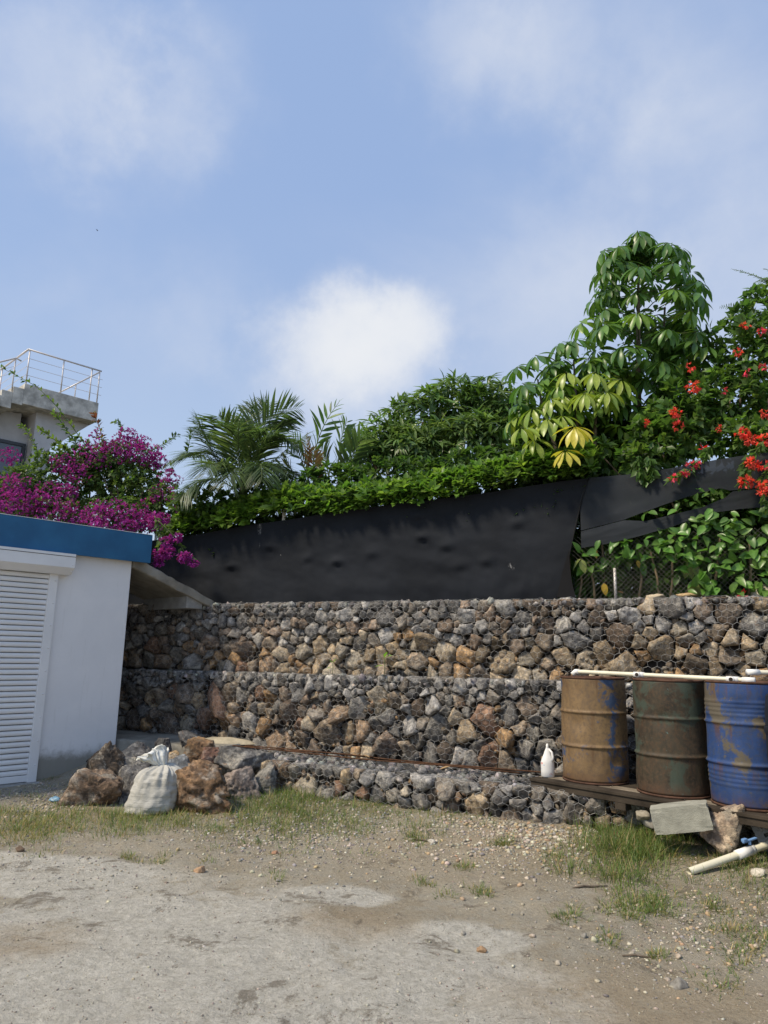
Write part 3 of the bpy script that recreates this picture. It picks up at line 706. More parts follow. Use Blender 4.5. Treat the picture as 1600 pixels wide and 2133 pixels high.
for a0, a1, z0_, z1_ in ((w0, w1, h1-.09, h1), (w0, w1, h0, h0+.09), (w0, w0+.09, h0+.09, h1-.09), (w1-.09, w1, h0+.09, h1-.09), (-1.28, -1.16, h0+.09, h1-.09)):
    win.box(hp((a0+a1)/2, .87, (z0_+z1_)/2), ha, hb, UP, (a1-a0)/2, .05, (z1_-z0_)/2)
wo = win.build('window', FRAME, house)
for a0, a1 in ((w0+.09, -1.28), (-1.16, w1-.09)): MB().box(hp((a0+a1)/2, .875, (h0+h1)/2), ha, hb, UP, (a1-a0)/2-.001, .008, (h1-h0)/2-.091).build('pane', PANE, wo)
rail = MB().tube([hp(0, .04, zr), hp(HL, .04, zr)], .026, 8).tube([hp(0, .04, zr), hp(0, 2.3, zr)], .026, 8).build('railing', STEEL, house, True)
for p_ in (hp(.04, .04, 0), hp(HL*.47, .04, 0), hp(HL-.05, .04, 0), hp(HL-.28, .06, 0), hp(0.02, 1.1, 0), hp(.02, 2.2, 0)):
    MB().tube([p_+UP*(zl-.02), p_+UP*zr], .02, 8).build('post', STEEL, rail, True)
for k in range(3):
    z_ = zl+.26+.25*k; MB().tube([hp(0, .04, z_), hp(HL+.06, .04, z_)], .007, 5).tube([hp(0, .04, z_), hp(0, 2.3, z_)], .007, 5).build('cable', STEEL, rail)
st = MB().tube([hp(-.15, .04, zl+.62), hp(-.3, .04, zl+.66), hp(-2.6, .04, zl+.66-1.42)], .024, 8).build('stair_rail', STEEL, house, True)
for a_ in (-.3, -1.5, -2.5): MB().tube([hp(a_, .04, zl-.17*(int(-a_/.28)+1)-.02), hp(a_, .04, zl+.66+(a_+.3)*.617)], .018, 8).build('post', STEEL, st, True)
for k in range(2): MB().tube([hp(-.3, .04, zl+.22+.2*k), hp(-2.6, .04, zl+.22+.2*k-1.42)], .006, 5).build('cable', STEEL, st)
fr = MB().tube([hp(HL-.04, .1, zr-.03), hp(HL-1.15, .55, zl+.03)], .022, 8).build('stair_rail', STEEL, house, True)
MB().tube([hp(HL-.60, .33, zl-.02), hp(HL-.60, .33, zr-.50)], .018, 8).build('post', STEEL, fr, True)

# ------------------------------------------------------------------ shade net and chain-link fence on the wall top
NO = .52                                   # net line behind the middle course's face
def m_net(name, see, tint):
    t = MT(name, .85, .15); p = t.coord(); n = t.noise(p, 1.3, 6, .6); n2 = t.noise(t.coord('pos', (3, 3, 14)), 5, 6, .7)
    c = t.mix(t.rng(n, .3, .7), tint, np.array(tint)*1.5); c = t.mix(t.rng(n2, .62, .8, 0, .35), c, np.array(tint)*2.3)
    spots = t.rng(t.noise(p, 34, 3, .7), .755, .79, 0, .5); c = t.mix(spots, c, (.16, .16, .16))
    for mx_, my_, rx_, rz_ in ((541, 1100, .05, .13), (1066, 1180, .07, .06), (539, 1150, .02, .2)):
        q = on_wall(mx_, my_, NO); vs2 = t.n('ShaderNodeVectorMath'); vs2.operation = 'SUBTRACT'; t.l(p, vs2.inputs[0]); vs2.inputs[1].default_value = tuple(q)
        vm2 = t.n('ShaderNodeVectorMath'); vm2.operation = 'MULTIPLY'; t.l(vs2.outputs[0], vm2.inputs[0]); vm2.inputs[1].default_value = (1/rx_, 1/rx_, 1/rz_); ln2 = t.n('ShaderNodeVectorMath'); ln2.operation = 'LENGTH'; t.l(vm2.outputs[0], ln2.inputs[0])
        m2 = t.math('MULTIPLY', t.rng(ln2.outputs['Value'], 1.0, .3), t.rng(t.noise(t.coord('pos', (30, 30, 9)), 2.2, 4, .7), .5, .62, 0, .7)); c = t.mix(m2, c, (.34, .34, .34))      # bleached scuffs
    t.base(c); t.bump(t.noise(t.coord('pos', (60, 60, 160)), 3, 2, .5), .35, .003)
    tr = t.n('ShaderNodeBsdfTransparent'); mx = t.n('ShaderNodeMixShader'); mx.inputs[0].default_value = see; t.l(t.b.outputs[0], mx.inputs[1]); t.l(tr.outputs[0], mx.inputs[2]); t.l(mx.outputs[0], t.out.inputs[0])
    return t.m
def curve_px(pts, o=NO): # measured edge -> (u, z) polyline
    q = np.array([on_wall(x, y, o) for x, y in pts]); return (q-W0) @ WU, q[:, 2]
tu, tz = curve_px([(300, 1128), (420, 1112), (530, 1092), (640, 1077), (760, 1058), (940, 1036), (1060, 1018), (1150, 1003), (1230, 994)])
TOPL = lambda u: np.interp(u, tu, tz)
net = thing('shade_net', 'black woven shade net stretched above the stone wall, torn at one end', 'net', wp(-1, NO, 2.24))
def net_grid(us, rows, wr):
    """rows: list of functions of u giving z from top to bottom"""
    nU = len(us); Zs = np.array([r(us) for r in rows]); U = np.tile(us, (len(rows), 1))
    D = wr(U, Zs); V = np.array([wp(U[j, i], NO+D[j, i], Zs[j, i]) for j in range(len(rows)) for i in range(nU)])
    F = [(j*nU+i, j*nU+i+1, (j+1)*nU+i+1, (j+1)*nU+i) for j in range(len(rows)-1) for i in range(nU-1)]
    return V, np.array(F)
rgn = np.random.default_rng(4)
dents = [(*[(on_wall(x, y, NO)-W0) @ WU, on_wall(x, y, NO)[2]], s) for x, y, s in ((775, 1155, .10), (640, 1165, .09), (700, 1170, .07), (930, 1140, .09), (1085, 1092, .10), (870, 1075, .08), (960, 1180, .10), (560, 1140, .08), (880, 1120, .07), (1020, 1170, .09), (480, 1180, .08))]
def wrinkle(U, Z):
    d = .05*fbm(np.stack([U*.9, Z*1.4, U*0], -1), 3, 6)+.022*fbm(np.stack([U*3, Z*6+U*.8, U*0+3], -1), 4, 9)+.010*fbm(np.stack([U*11, Z*4, U*0+3], -1), 3, 19)*sstep(2.75, 2.3, Z)
    for du, dz, s in dents:
        e = ((U-du)**2*.55+(Z-dz)**2)/(s*s); d = d-.050*np.exp(-e*1.3)+.034*np.exp(-((U-du)**2*.5+(Z-dz+.05)**2)/(s*s)*2.6)
    return d+.02*sstep(2.5, 2.24, Z)
seam_x = lambda u: u
us = np.linspace(-7.6, wall_u(1212, 1120, NO), 260); rows = [(lambda u, k=k: TOPL(u)+(2.235-TOPL(u))*k/44) for k in range(45)]
V, F = net_grid(us, rows, wrinkle)
# right edge of this sheet follows the slanting seam
su = np.array([(on_wall(x, y, NO)-W0) @ WU for x, y in ((1228, 995), (1215, 1030), (1203, 1080), (1190, 1140), (1178, 1200), (1160, 1245))]); sz = np.array([on_wall(x, y, NO)[2] for x, y in ((1228, 995), (1215, 1030), (1203, 1080), (1190, 1140), (1178, 1200), (1160, 1245))])
def seam_u(z): return np.interp(z, sz[::-1], su[::-1])
uv = (V-W0) @ WU; f_ = (uv-us[0])/(us[-1]-us[0]); V = V+np.outer(f_*(seam_u(V[:, 2])-us[-1])*sstep(.8, 1, f_), WU)
add('net_panel', V, F, m_net('black_net', .0, (.0125, .0145, .0185)), net, None, True, wp(-1.5, NO, 2.24))
cord = [wp(u, NO-.012, z) for u, z in zip(su, sz)]; MB().tube(cord, .0075, 6).build('seam_cord', m_plain('black_cord', (.008, .008, .009), .8), net, True)
ru = lambda pts: curve_px(pts)
a1, b1 = ru([(1228, 995), (1320, 988), (1400, 976), (1500, 957), (1600, 943), (1800, 925)]); a2, b2 = ru([(1190, 1110), (1300, 1083), (1340, 1068), (1400, 1046), (1450, 1030), (1500, 1017), (1520, 1022), (1800, 995)])
a3, b3 = ru([(1190, 1112), (1300, 1084), (1346, 1086), (1394, 1074), (1462, 1057), (1512, 1036), (1525, 1024), (1800, 996)]); a4, b4 = ru([(1185, 1146), (1260, 1134), (1330, 1118), (1400, 1098), (1470, 1070), (1540, 1060), (1600, 1056), (1800, 1040)])
us = np.linspace(su[0]-.12, a1[-1], 110)
fT = lambda u: np.interp(u, a1, b1); fA = lambda u: np.interp(u, a2, b2); fB = lambda u: np.minimum(np.interp(u, a3, b3), fA(u)); fC = lambda u: np.interp(u, a4, b4)
def wr2(U, Z):
    dd = .03*fbm(np.stack([U*1.1, Z*1.6, U*0+7], -1), 3, 3)+.014*fbm(np.stack([U*2.0+Z*2.6, Z*13-U*3.4, U*0+5], -1), 4, 4)-.012
    return dd
for lo_, hi_ in ((fT, fA), (fB, fC)):
    V, F = net_grid(us, [(lambda u, k=k: lo_(u)+(hi_(u)-lo_(u))*k/16) for k in range(17)], wr2)
    uv = (V-W0) @ WU; V = V+np.outer(np.maximum(seam_u(V[:, 2])-.02-uv, 0), WU)
    add('net_panel', V, F, m_net('black_net_worn', .04, (.019, .022, .026)), net, None, True, wp(2.5, NO, 2.6))
rag = [(1185, 1146), (1172, 1190), (1160, 1244), (1200, 1246), (1192, 1215), (1187, 1180)]
add('net_rag', [on_wall(x, y, NO-.02) for x, y in rag]+[on_wall(x, y, NO+.01) for x, y in rag], [tuple(range(6)), tuple(range(6, 12))[::-1]]+[(i, (i+1) % 6, 6+(i+1) % 6, 6+i) for i in range(6)], m_net('black_net_rag', .0, (.010, .010, .011)), net)
LIGHTMARK = m_plain('pale_scuff', (.30, .30, .30), .9)
fence = thing('chain_link_fence', 'rusty grey chain-link fence in front of the hibiscus shrubs', 'fence', wp(2.5, NO+.05, 2.2))
E_ = []; c_ = .055
for k in range(-14, 62):
    for sgn in (1, -1):
        x0 = su[-1]-.1+k*c_*1.0; pts = []
        p0, p1 = np.array([x0, 2.2]), np.array([x0+sgn*.8, 3.0])
        lo_u, hi_u = su[-1]-.05, su[-1]+3.0
        if p0[0] < lo_u or p1[0] < lo_u or p0[0] > hi_u or p1[0] > hi_u: continue
        E_.append((wp(p0[0], NO+.05+.003*sgn, p0[1]), wp(p1[0], NO+.05+.003*sgn, p1[1])))
mb = MB(); [mb.tube([a, b_], .0016, 4, False) for a, b_ in E_]; mb.build('fence_mesh', m_plain('dull_fence_wire', (.13, .125, .115), .7, .3, .3, 9), fence)
for x in (1281,): MB().tube([wp(wall_u(x, 1210, NO+.08), NO+.09, 2.18), wp(wall_u(x, 1210, NO+.08), NO+.09, 2.62)], .017, 10).build('post', STEEL, fence, True)

# ------------------------------------------------------------------ planting
def to_stuff(o): return tag(o, kind='stuff')
L_OV = leaf_template(.46, 3, .16, .18, .42); L_NAR = leaf_template(.21, 3, .2, .38, .45); L_SM = leaf_template(.55, 2, .15, .15, .4); L_HIB = leaf_template(.52, 4, .18, .2, .4); L_UMB = leaf_template(.34, 5, .16, .30, .60, .12)
def cluster_meshes(name, T, n, nper, size, pal, spread, droop, m, seed, jit=.2):
    out = []
    for k in range(n):
        rg = np.random.default_rng(seed+k); V, F, C = sprays(np.zeros((1, 3)), np.array([[0, 0, 1.]]), nper, T, size, pal, spread, droop, rg, jit); out.append(mesh(name, V, F, m, C, True))
    return out
def place_clusters(name, meshes, pts, dirs, root, rg, up=.6, smin=.8, smax=1.25):
    for k in range(len(pts)):
        d = dirs[k]*(1-up)+np.array([0, 0, up])+rg.normal(size=3)*.15
        q = Vector(d).to_track_quat('Z', 'Y') @ Matrix.Rotation(rg.uniform(0, 6.28), 3, 'Z').to_quaternion()
        link(name, meshes[k % len(meshes)], root, pts[k], q.to_matrix().to_4x4() @ Matrix.Diagonal((*[rg.uniform(smin, smax)]*3, 1)))
def ell(x, y, Y, rx, rz, ry=None):
    k = Y/F_PX; return (at(x, y, Y), np.array([rx*k, (ry or min(rx, rz))*k, rz*k]))
def trunk(root, base, tips, r0, name='branch'):
    base = np.asarray(base, float)
    for tp in tips:
        tp = np.asarray(tp, float); m1 = base*.55+tp*.45+rng.normal(size=3)*.06; MB().tube([base, m1, tp], [r0, r0*.65, r0*.3], 7).build(name, BARK, root, True)

# clipped hedge along the net
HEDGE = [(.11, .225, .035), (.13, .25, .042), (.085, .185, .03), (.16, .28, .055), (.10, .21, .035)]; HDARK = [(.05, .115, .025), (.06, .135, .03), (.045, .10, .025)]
rg = np.random.default_rng(21)
hedge = thing('hedge', 'clipped bright green hedge growing over the top of the black net', 'hedge', wp(-1.6, NO+.3, 2.2))
n = 2300; uu = rg.uniform(-5.35, wall_u(1240, 990, NO), n); hh = TOPL(uu)
bulge = .13*fbm2(uu*2.3, uu*0, 4, 12)
t_ = rg.uniform(0, 1, n); ang = t_*math.pi*.85-.45
rad = rg.uniform(.75, 1.05, n)+(rg.random(n) < .12)*rg.uniform(.1, .45, n)
pts = np.stack([wp(a, NO+.20-math.cos(b_)*.30*r, h_+.13+bl+math.sin(b_)*.21*r) for a, b_, r, h_, bl in zip(uu, ang, rad, hh, bulge)]); dirs = np.stack([-WN*math.cos(b_)+UP*math.sin(b_)+WU*rg.normal(0, .3) for b_ in ang])
back = rg.random(n) < .0
V1 = sprays(pts[300:], dirs[300:]*.55+UP*.45, 7, L_OV, (.08, .155), HEDGE+HDARK, .9, .18, rg); nin = 2600
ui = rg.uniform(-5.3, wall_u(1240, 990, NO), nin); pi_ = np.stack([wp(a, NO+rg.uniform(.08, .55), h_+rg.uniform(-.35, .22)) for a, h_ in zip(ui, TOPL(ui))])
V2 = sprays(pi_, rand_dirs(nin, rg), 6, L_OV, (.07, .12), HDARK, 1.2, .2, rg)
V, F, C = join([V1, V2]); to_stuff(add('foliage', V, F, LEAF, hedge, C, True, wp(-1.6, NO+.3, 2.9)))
hm = cluster_meshes('leaf_cluster', L_OV, 8, 8, (.09, .17), HEDGE, .85, .12, LEAF, 50)
place_clusters('leaf_cluster', hm, pts[:300], dirs[:300], hedge, rg, .45)
for k in range(16):
    u_ = -5.0+k*.42; MB().tube([wp(u_, NO+.32, 2.15), wp(u_+rg.normal(0, .06), NO+.27, float(TOPL(u_))+.1)], [.016, .009], 6).build('stem', BARK, hedge, True)

# purple bougainvillea over the store roof
BLEAF = [(.05, .105, .03), (.065, .13, .035), (.04, .085, .025), (.09, .155, .04)]; PURP = [(.22, .012, .26), (.28, .016, .32), (.17, .010, .21), (.33, .028, .37), (.25, .016, .26)]
rg = np.random.default_rng(31)
boug = thing('bougainvillea', 'purple flowering bougainvillea spilling over the blue fascia', 'shrub', at(150, 1000, 12.2)*np.array([1, 1, 0])+UP*2.17)
ells = [ell(40, 1040, 11.9, 110, 75, 70), ell(150, 1010, 12.3, 130, 80, 80), ell(255, 985, 12.3, 100, 70, 70), ell(190, 955, 12.4, 110, 40, 60), ell(300, 1020, 12.0, 60, 60, 50), ell(260, 1075, 11.3, 90, 42, 50), ell(110, 1080, 11.4, 120, 40, 50), ell(-90, 1040, 12, 110, 90, 80), ell(345, 1050, 11.4, 40, 50, 40)]
p, d = shell_points(ells, 4200, .25, rg); V1 = sprays(p, d, 7, L_SM, (.05, .10), BLEAF, 1.2, .15, rg)
to_stuff(add('foliage', V1[0], V1[1], LEAF, boug, V1[2], True))
fl = [(x, y, Y, r_, n) for x, y, Y, r_, n in ((235, 1080, 10.9, 62, 300), (290, 1085, 10.9, 36, 150), (205, 1075, 11.0, 34, 120), (325, 1085, 10.8, 26, 70), (310, 1060, 11.3, 30, 100), (30, 1010, 11.2, 36, 130), (20, 1050, 11.0, 45, 200), (95, 1065, 11.2, 50, 170), (150, 1075, 11.2, 45, 170), (75, 1045, 11.2, 36, 130), (130, 965, 11.8, 28, 90), (200, 945, 11.9, 46, 180), (255, 935, 11.9, 42, 190), (300, 945, 11.9, 40, 160), (330, 960, 11.9, 26, 90), (160, 985, 11.7, 30, 80), (265, 905, 12.1, 22, 60), (290, 920, 12.1, 24, 60), (355, 995, 11.5, 26, 70), (340, 1030, 11.3, 30, 80), (375, 1050, 11.1, 28, 50), (20, 950, 11.4, 24, 60), (140, 1025, 11.5, 26, 70), (100, 1020, 11.5, 30, 60), (200, 905, 12.2, 14, 24),
      (345, 1130, 9.95, 14, 36), (368, 1120, 9.95, 13, 40), (335, 1155, 9.9, 17, 60), (350, 1150, 9.9, 15, 50), (385, 1160, 9.85, 14, 55), (403, 1172, 9.85, 9, 26), (330, 1172, 9.9, 9, 24), (340, 1080, 10.3, 14, 50), (325, 1085, 10.2, 14, 40), (-60, 1040, 11.2, 60, 200), (-40, 980, 11.5, 40, 120))]
for x, y, Y, r_, nn in fl:
    pp, dd = shell_points([ell(x, y, Y, r_, r_*.72, r_*.8)], int(nn*1.35), .3, rg)
    V, F, C = sprays(pp, dd, 5, L_SM, (.028, .05), PURP, .9, .0, rg, .3); to_stuff(add('flower_cluster', V, F, PETAL, boug, C, True))
pts_ = [(-5, 762), (40, 785), (78, 805), (120, 850), (155, 900), (178, 930)]
whips = [([(180, 930), (155, 895), (120, 848), (78, 806), (40, 785), (-5, 762)], 11.9, BLEAF), ([(212, 940), (212, 905), (203, 880), (195, 862)], 12, [(.12, .04, .035), (.09, .09, .03)]), ([(248, 935), (252, 900), (254, 885), (240, 878)], 12.2, BLEAF), ([(305, 945), (340, 925), (368, 906)], 12, BLEAF), ([(387, 955), (393, 930), (398, 893)], 11.6, BLEAF), ([(88, 965), (68, 915), (46, 887)], 11.8, [(.10, .17, .04)]), ([(140, 945), (110, 912), (82, 895)], 11.8, [(.10, .17, .04)]), ([(160, 925), (135, 890), (112, 858)], 11.9, BLEAF),
         ([(322, 1075), (335, 1110), (335, 1160)], 10.1, BLEAF), ([(330, 1085), (365, 1118), (385, 1150), (402, 1172)], 10.0, BLEAF)]
for pl, Y, pal in whips:
    q = np.array([at(x, y, Y) for x, y in pl]); tt = np.linspace(0, 1, 26); s0 = np.linspace(0, 1, len(q)); C3 = np.stack([np.interp(tt, s0, q[:, i]) for i in range(3)], -1); C3[1:-1] = (C3[:-2]+C3[1:-1]*2+C3[2:])/4
    w = MB().tube(C3, list(np.linspace(.009, .003, 26)), 5).build('shoot', TWIG, boug, True)
    V, F, C = sprays(C3[1:], np.gradient(C3, axis=0)[1:], 2, L_SM, (.06, .11), pal, 1.4, .25, rg); add('shoot_leaves', V, F, LEAF, w, C, True)
trunk(boug, at(210, 1110, 12)*np.array([1, 1, 0])+UP*2.15, [e[0] for e in ells[:6]], .035, 'branch'); trunk(boug, at(255, 1060, 12), [at(300, 985, 12), at(318, 960, 12), at(265, 960, 12), at(210, 965, 12)], .02, 'branch')

# feathery palm, gingers
def frond(root, name, ctrl, Y, nl, llen, lw, pal, ang=.9, droop=.5, seed=0, m=LEAF, rr=.011, fold=.35, t0=.18, taper=True):
    rg = np.random.default_rng(seed); q = np.array([at(x, y, Y+dy) for x, y, dy in ctrl])
    tt = np.linspace(0, 1, nl); B = ((1-tt)**2)[:, None]*q[0]+(2*tt*(1-tt))[:, None]*q[1]+(tt**2)[:, None]*q[2]
    T = np.gradient(B, axis=0); T /= np.linalg.norm(T, axis=1)[:, None]
    r_ = MB().tube(B, list(np.linspace(rr, rr*.25, nl)), 5).build(name, TWIG, root, True)
    Tm = leaf_template(lw, 4, .12, droop*.6, .4); parts = []
    k = tt > t0; side = np.cross(T, UP+rg.normal(size=3)*.25); side /= np.linalg.norm(side, axis=1)[:, None]+1e-6; nrm = np.cross(side, T)
    for sg in (-1, 1):
        d = T*math.cos(ang)+side*sg*math.sin(ang)+nrm*fold*.4; d = d+rg.normal(size=d.shape)*.10; d[:, 2] -= droop*.35
        a = tt[k]; ln = llen*(np.sin(np.clip((a-t0)/(1-t0)*.80+.16, 0, 1)*math.pi)**.6 if taper else np.ones(k.sum()))*rg.uniform(.85, 1.1, k.sum())
        parts.append(batch(Tm, frames(d[k], nrm[k]+UP*.4), B[k], ln, pick(pal, k.sum(), rg, .25)))
    V, F, C = join(parts); add('leaflets', V, F, m, r_, C, True); return r_
PALM = [(.06, .115, .05), (.075, .14, .06), (.05, .095, .04), (.095, .16, .065)]
palm = thing('palm', 'feathery dark green palm with arching fronds beside the bougainvillea', 'palm', at(505, 1050, 11.2)*np.array([1, 1, 0])+UP*2.15)
MB().tube([at(505, 1050, 11.2)*np.array([1, 1, 0])+UP*2.12, at(508, 1045, 11.2), at(507, 1000, 11.2)], [.09, .08, .05], 10).build('trunk', BARK, palm, True)
fr_ = [((500, 1030, 0), (440, 950, -.1), (409, 872, -.2)), ((490, 1030, 0), (470, 900, 0), (352, 962, -.3)), ((510, 1020, 0), (495, 900, .2), (520, 836, .5)), ((512, 1020, 0), (520, 860, .1), (622, 850, 0)), ((508, 1025, 0), (480, 900, -.2), (455, 868, -.5)), ((515, 1025, 0), (560, 860, -.2), (625, 940, -.5)), ((510, 1020, 0), (530, 880, .3), (560, 838, .5)),
       ((510, 1030, 0), (590, 930, -.3), (630, 1020, -.8)), ((500, 1030, 0), (430, 960, -.5), (375, 1040, -.7)), ((505, 1030, 0), (510, 930, -.8), (470, 1010, -1.2)), ((510, 1030, 0), (550, 920, -.9), (545, 1000, -1.3)), ((505, 1030, 0), (560, 960, .6), (640, 905, .9)), ((505, 1030, 0), (420, 930, .5), (390, 945, .9)), ((505, 1030, 0), (540, 900, -.4), (575, 900, -.8)), ((500, 1025, 0), (455, 930, -.6), (430, 985, -1.0)), ((505, 1030, 0), (530, 930, -.5), (600, 985, -.9)), ((505, 1030, 0), (490, 900, -.3), (500, 880, -.9)), ((505, 1030, 0), (450, 900, 0), (430, 900, .4)), ((508, 1030, 0), (560, 900, .2), (600, 880, .4))]
for k, c_ in enumerate(fr_): frond(palm, 'frond', c_, 11.2, 60, .56, .057, [tuple(.8*np.array(q)) for q in PALM], .72, .5, 60+k)
GING = [(.05, .115, .03), (.065, .14, .035), (.085, .165, .045)]
for nm, lab, bx_, fs in (('ginger_plant', 'ginger plant with one tall pale green comb-like leafy cane above hedge', (655, 1010), [((655, 1020, 0), (640, 920, 0), (706, 838, 0), .40, GING), ((650, 1020, .1), (625, 950, .1), (610, 905, .2), .34, GING)]),
                       ('ginger_plant', 'ginger plant with broad dark upright leaves beside the mango tree', (705, 1010), [((705, 1020, 0), (700, 930, 0), (722, 880, 0), .46, PALM), ((715, 1020, 0), (720, 960, -.1), (760, 905, -.2), .46, PALM), ((690, 1020, 0), (680, 960, .1), (668, 930, .2), .36, PALM)]),
                       ('ginger_plant', 'withered brown and yellow ginger plant among the green canes', (640, 1010), [((642, 1025, -.2), (640, 960, -.2), (640, 905, -.2), .30, [(.22, .15, .05), (.16, .15, .045), (.17, .09, .05)]), ((655, 1025, -.2), (655, 970, -.2), (650, 935, -.3), .24, [(.16, .08, .05), (.20, .13, .05)]), ((625, 1025, -.2), (610, 980, -.2), (590, 945, -.3), .26, [(.12, .13, .04), (.07, .12, .03)])])):
    gp = thing(nm, lab, 'plant', at(*bx_, 10.9)*np.array([1, 1, 0])+UP*2.15, 'ginger plants behind the hedge')
    for k, (a_, b_, c_, ll, pal) in enumerate(fs): frond(gp, 'cane', (a_, b_, c_), 10.9, 15, ll, .17, pal, .72, .35, 90+k, LEAF, .014, .5, .2)
    MB().tube([at(*bx_, 10.9)*np.array([1, 1, 0])+UP*2.1, at(bx_[0], 1020, 10.9)], [.02, .014], 6).build('stem', TWIG, gp, True)

# low dark shrubs filling behind the hedge
rg = np.random.default_rng(71)
def shrub(name, label, cat, ells, n, T, size, nper, pal, m, seed, base_px, Yb, group=None, droop=.25, spread=1.0, inner=.5, ncl=0, up=.4, clsize=None, twig=.03, clpal=None):
    rg = np.random.default_rng(seed); root = thing(name, label, cat, at(*base_px, Yb)*np.array([1, 1, 0])+UP*2.15, group)
    p, d = shell_points(ells, n, inner, rg); dd = d*.7+UP*.3
    V, F, C = sprays(p[ncl:], dd[ncl:], nper, T, size, pal, spread, droop, rg); to_stuff(add('foliage', V, F, m, root, C, True))
    if ncl:
        ms = cluster_meshes('leaf_cluster', T, 9, nper+2, clsize or size, clpal or pal, spread, droop, m, seed*3); 
        pp, dd = shell_points(ells, ncl, .97, rg); place_clusters('leaf_cluster', ms, pp, dd, root, rg, up)
    trunk(root, at(*base_px, Yb)*np.array([1, 1, 0])+UP*2.12, [e[0] for e in ells], twig)
    return root
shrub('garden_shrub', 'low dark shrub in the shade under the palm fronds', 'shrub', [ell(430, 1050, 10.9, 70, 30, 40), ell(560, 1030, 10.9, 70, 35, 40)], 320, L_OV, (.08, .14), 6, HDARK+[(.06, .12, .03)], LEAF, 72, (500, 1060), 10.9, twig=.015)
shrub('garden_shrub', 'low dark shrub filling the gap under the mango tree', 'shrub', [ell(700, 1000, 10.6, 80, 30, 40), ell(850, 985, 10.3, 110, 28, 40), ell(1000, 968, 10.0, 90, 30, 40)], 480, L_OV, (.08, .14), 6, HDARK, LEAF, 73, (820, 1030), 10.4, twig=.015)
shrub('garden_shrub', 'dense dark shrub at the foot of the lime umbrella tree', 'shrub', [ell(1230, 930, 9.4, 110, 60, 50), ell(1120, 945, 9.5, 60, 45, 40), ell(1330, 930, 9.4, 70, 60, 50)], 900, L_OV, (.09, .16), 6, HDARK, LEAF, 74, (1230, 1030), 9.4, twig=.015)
MANGO = [(.085, .16, .05), (.10, .185, .055), (.065, .13, .038), (.14, .23, .075), (.09, .165, .055)]
shrub('mango_tree', 'rounded mango tree with drooping slender leaves behind the hedge', 'tree',
      [ell(800, 915, 11.6, 55, 50), ell(880, 880, 11.9, 70, 65), ell(945, 850, 12.0, 60, 65), ell(1020, 860, 11.9, 70, 70), ell(860, 935, 11.3, 95, 50), ell(980, 925, 11.3, 110, 60), ell(1060, 900, 11.8, 60, 80), ell(770, 950, 11.3, 40, 40)],
      820, L_NAR, (.16, .27), 9, MANGO+HDARK[:1], GLOSS_LEAF, 81, (920, 1030), 11.8, None, .75, 1.0, .55, 230, .55, (.17, .28), .06)

# umbrella trees: whorled compound leaves on long stalks
UGREEN = [(.055, .135, .028), (.045, .115, .024), (.07, .16, .03), (.035, .095, .022)]; ULIME = [(.19, .28, .045), (.23, .31, .05), (.15, .25, .04)]; UYEL = [(.38, .37, .055), (.42, .39, .06)]
def umb_meshes(pal, seed, n=4):
    out = []
    for k in range(n):
        rg = np.random.default_rng(seed+k); T = leaf_template(rg.uniform(.24, .31), 6, rg.uniform(.08, .2), rg.uniform(.15, .38), .60, .10); V, F = T; V = V.copy(); V[:, 1] = V[:, 1]*.86+.14; V[:3, 0] *= .3
        c = pick(pal, 1, rg, .15)[0]; C = np.tile(c, (len(V), 1)); C[1::3] *= 1.25; C = C*(.9+.2*V[:, 1:2]); out.append(mesh('leaflet', V, F, GLOSS_LEAF, C, True))
    return out
UM = {'g': umb_meshes(UGREEN, 300, 5), 'l': umb_meshes(ULIME, 310, 4), 'y': umb_meshes(UYEL, 320, 2), 'm': umb_meshes([(.085, .175, .03), (.10, .19, .032)], 330, 3)}
MASS = []
def compound(root, hub, stem_pt, size, key, rg, tilt, nl=None, mass=False):
    """stalk from the stem to the hub, then 8-10 leaflets drooping round it"""
    hub = np.asarray(hub); mid = (hub+stem_pt)/2+UP*.05
    lf = None if mass else MB().tube([stem_pt, mid, hub], [.009, .007, .006], 5).build('leaf', TWIG, root, True, hub)
    nl = nl or rg.integers(9, 12); ph = rg.uniform(0, 6.28); out = hub-stem_pt; out = out/(np.linalg.norm(out)+1e-6); axis = UP*.8+out*tilt; axis /= np.linalg.norm(axis)
    e1 = np.cross(axis, out+np.array([.01, .02, 0])); e1 /= np.linalg.norm(e1); e2 = np.cross(axis, e1)
    for k in range(nl):
        a = ph+2*math.pi*k/nl+rg.normal(0, .1); dr = rg.uniform(.02, .55); d = (e1*math.cos(a)+e2*math.sin(a))*math.cos(dr)-axis*math.sin(dr)*1.0; d[2] -= .18; d /= np.linalg.norm(d)
        R = frames(d[None], axis[None]+UP[None]*.5)[0]; s = size*rg.uniform(.85, 1.1); M4 = Matrix([[*(R[i]*s), 0] for i in range(3)]+[[0, 0, 0, 1]])
        ms = UM[key]; me = ms[rg.integers(len(ms))]
        if mass:
            vv_ = np.empty(len(me.vertices)*3, np.float32); me.vertices.foreach_get('co', vv_); cc_ = np.empty(len(me.vertices)*4, np.float32); me.color_attributes['Col'].data.foreach_get('color', cc_)
            MASS.append(((vv_.reshape(-1, 3)*s) @ R.T+hub, np.array([p_.vertices[:] for p_ in me.polygons]), cc_.reshape(-1, 4)[:, :3]))
        else: link('leaflet', me, lf, hub, M4)
rg = np.random.default_rng(41)
ut = thing('umbrella_tree', 'tall dark umbrella tree towering over the garden behind the torn net', 'tree', at(1330, 1000, 9.0)*np.array([1, 1, 0])+UP*2.15)
Yt = 9.0; k_ = Yt/F_PX
stemA = np.array([at(1330, y, Yt) for y in (1130, 1000, 850, 720, 620, 565)]); MB().tube(stemA, [.05, .045, .04, .033, .022, .012], 8).build('trunk', BARK, ut, True)
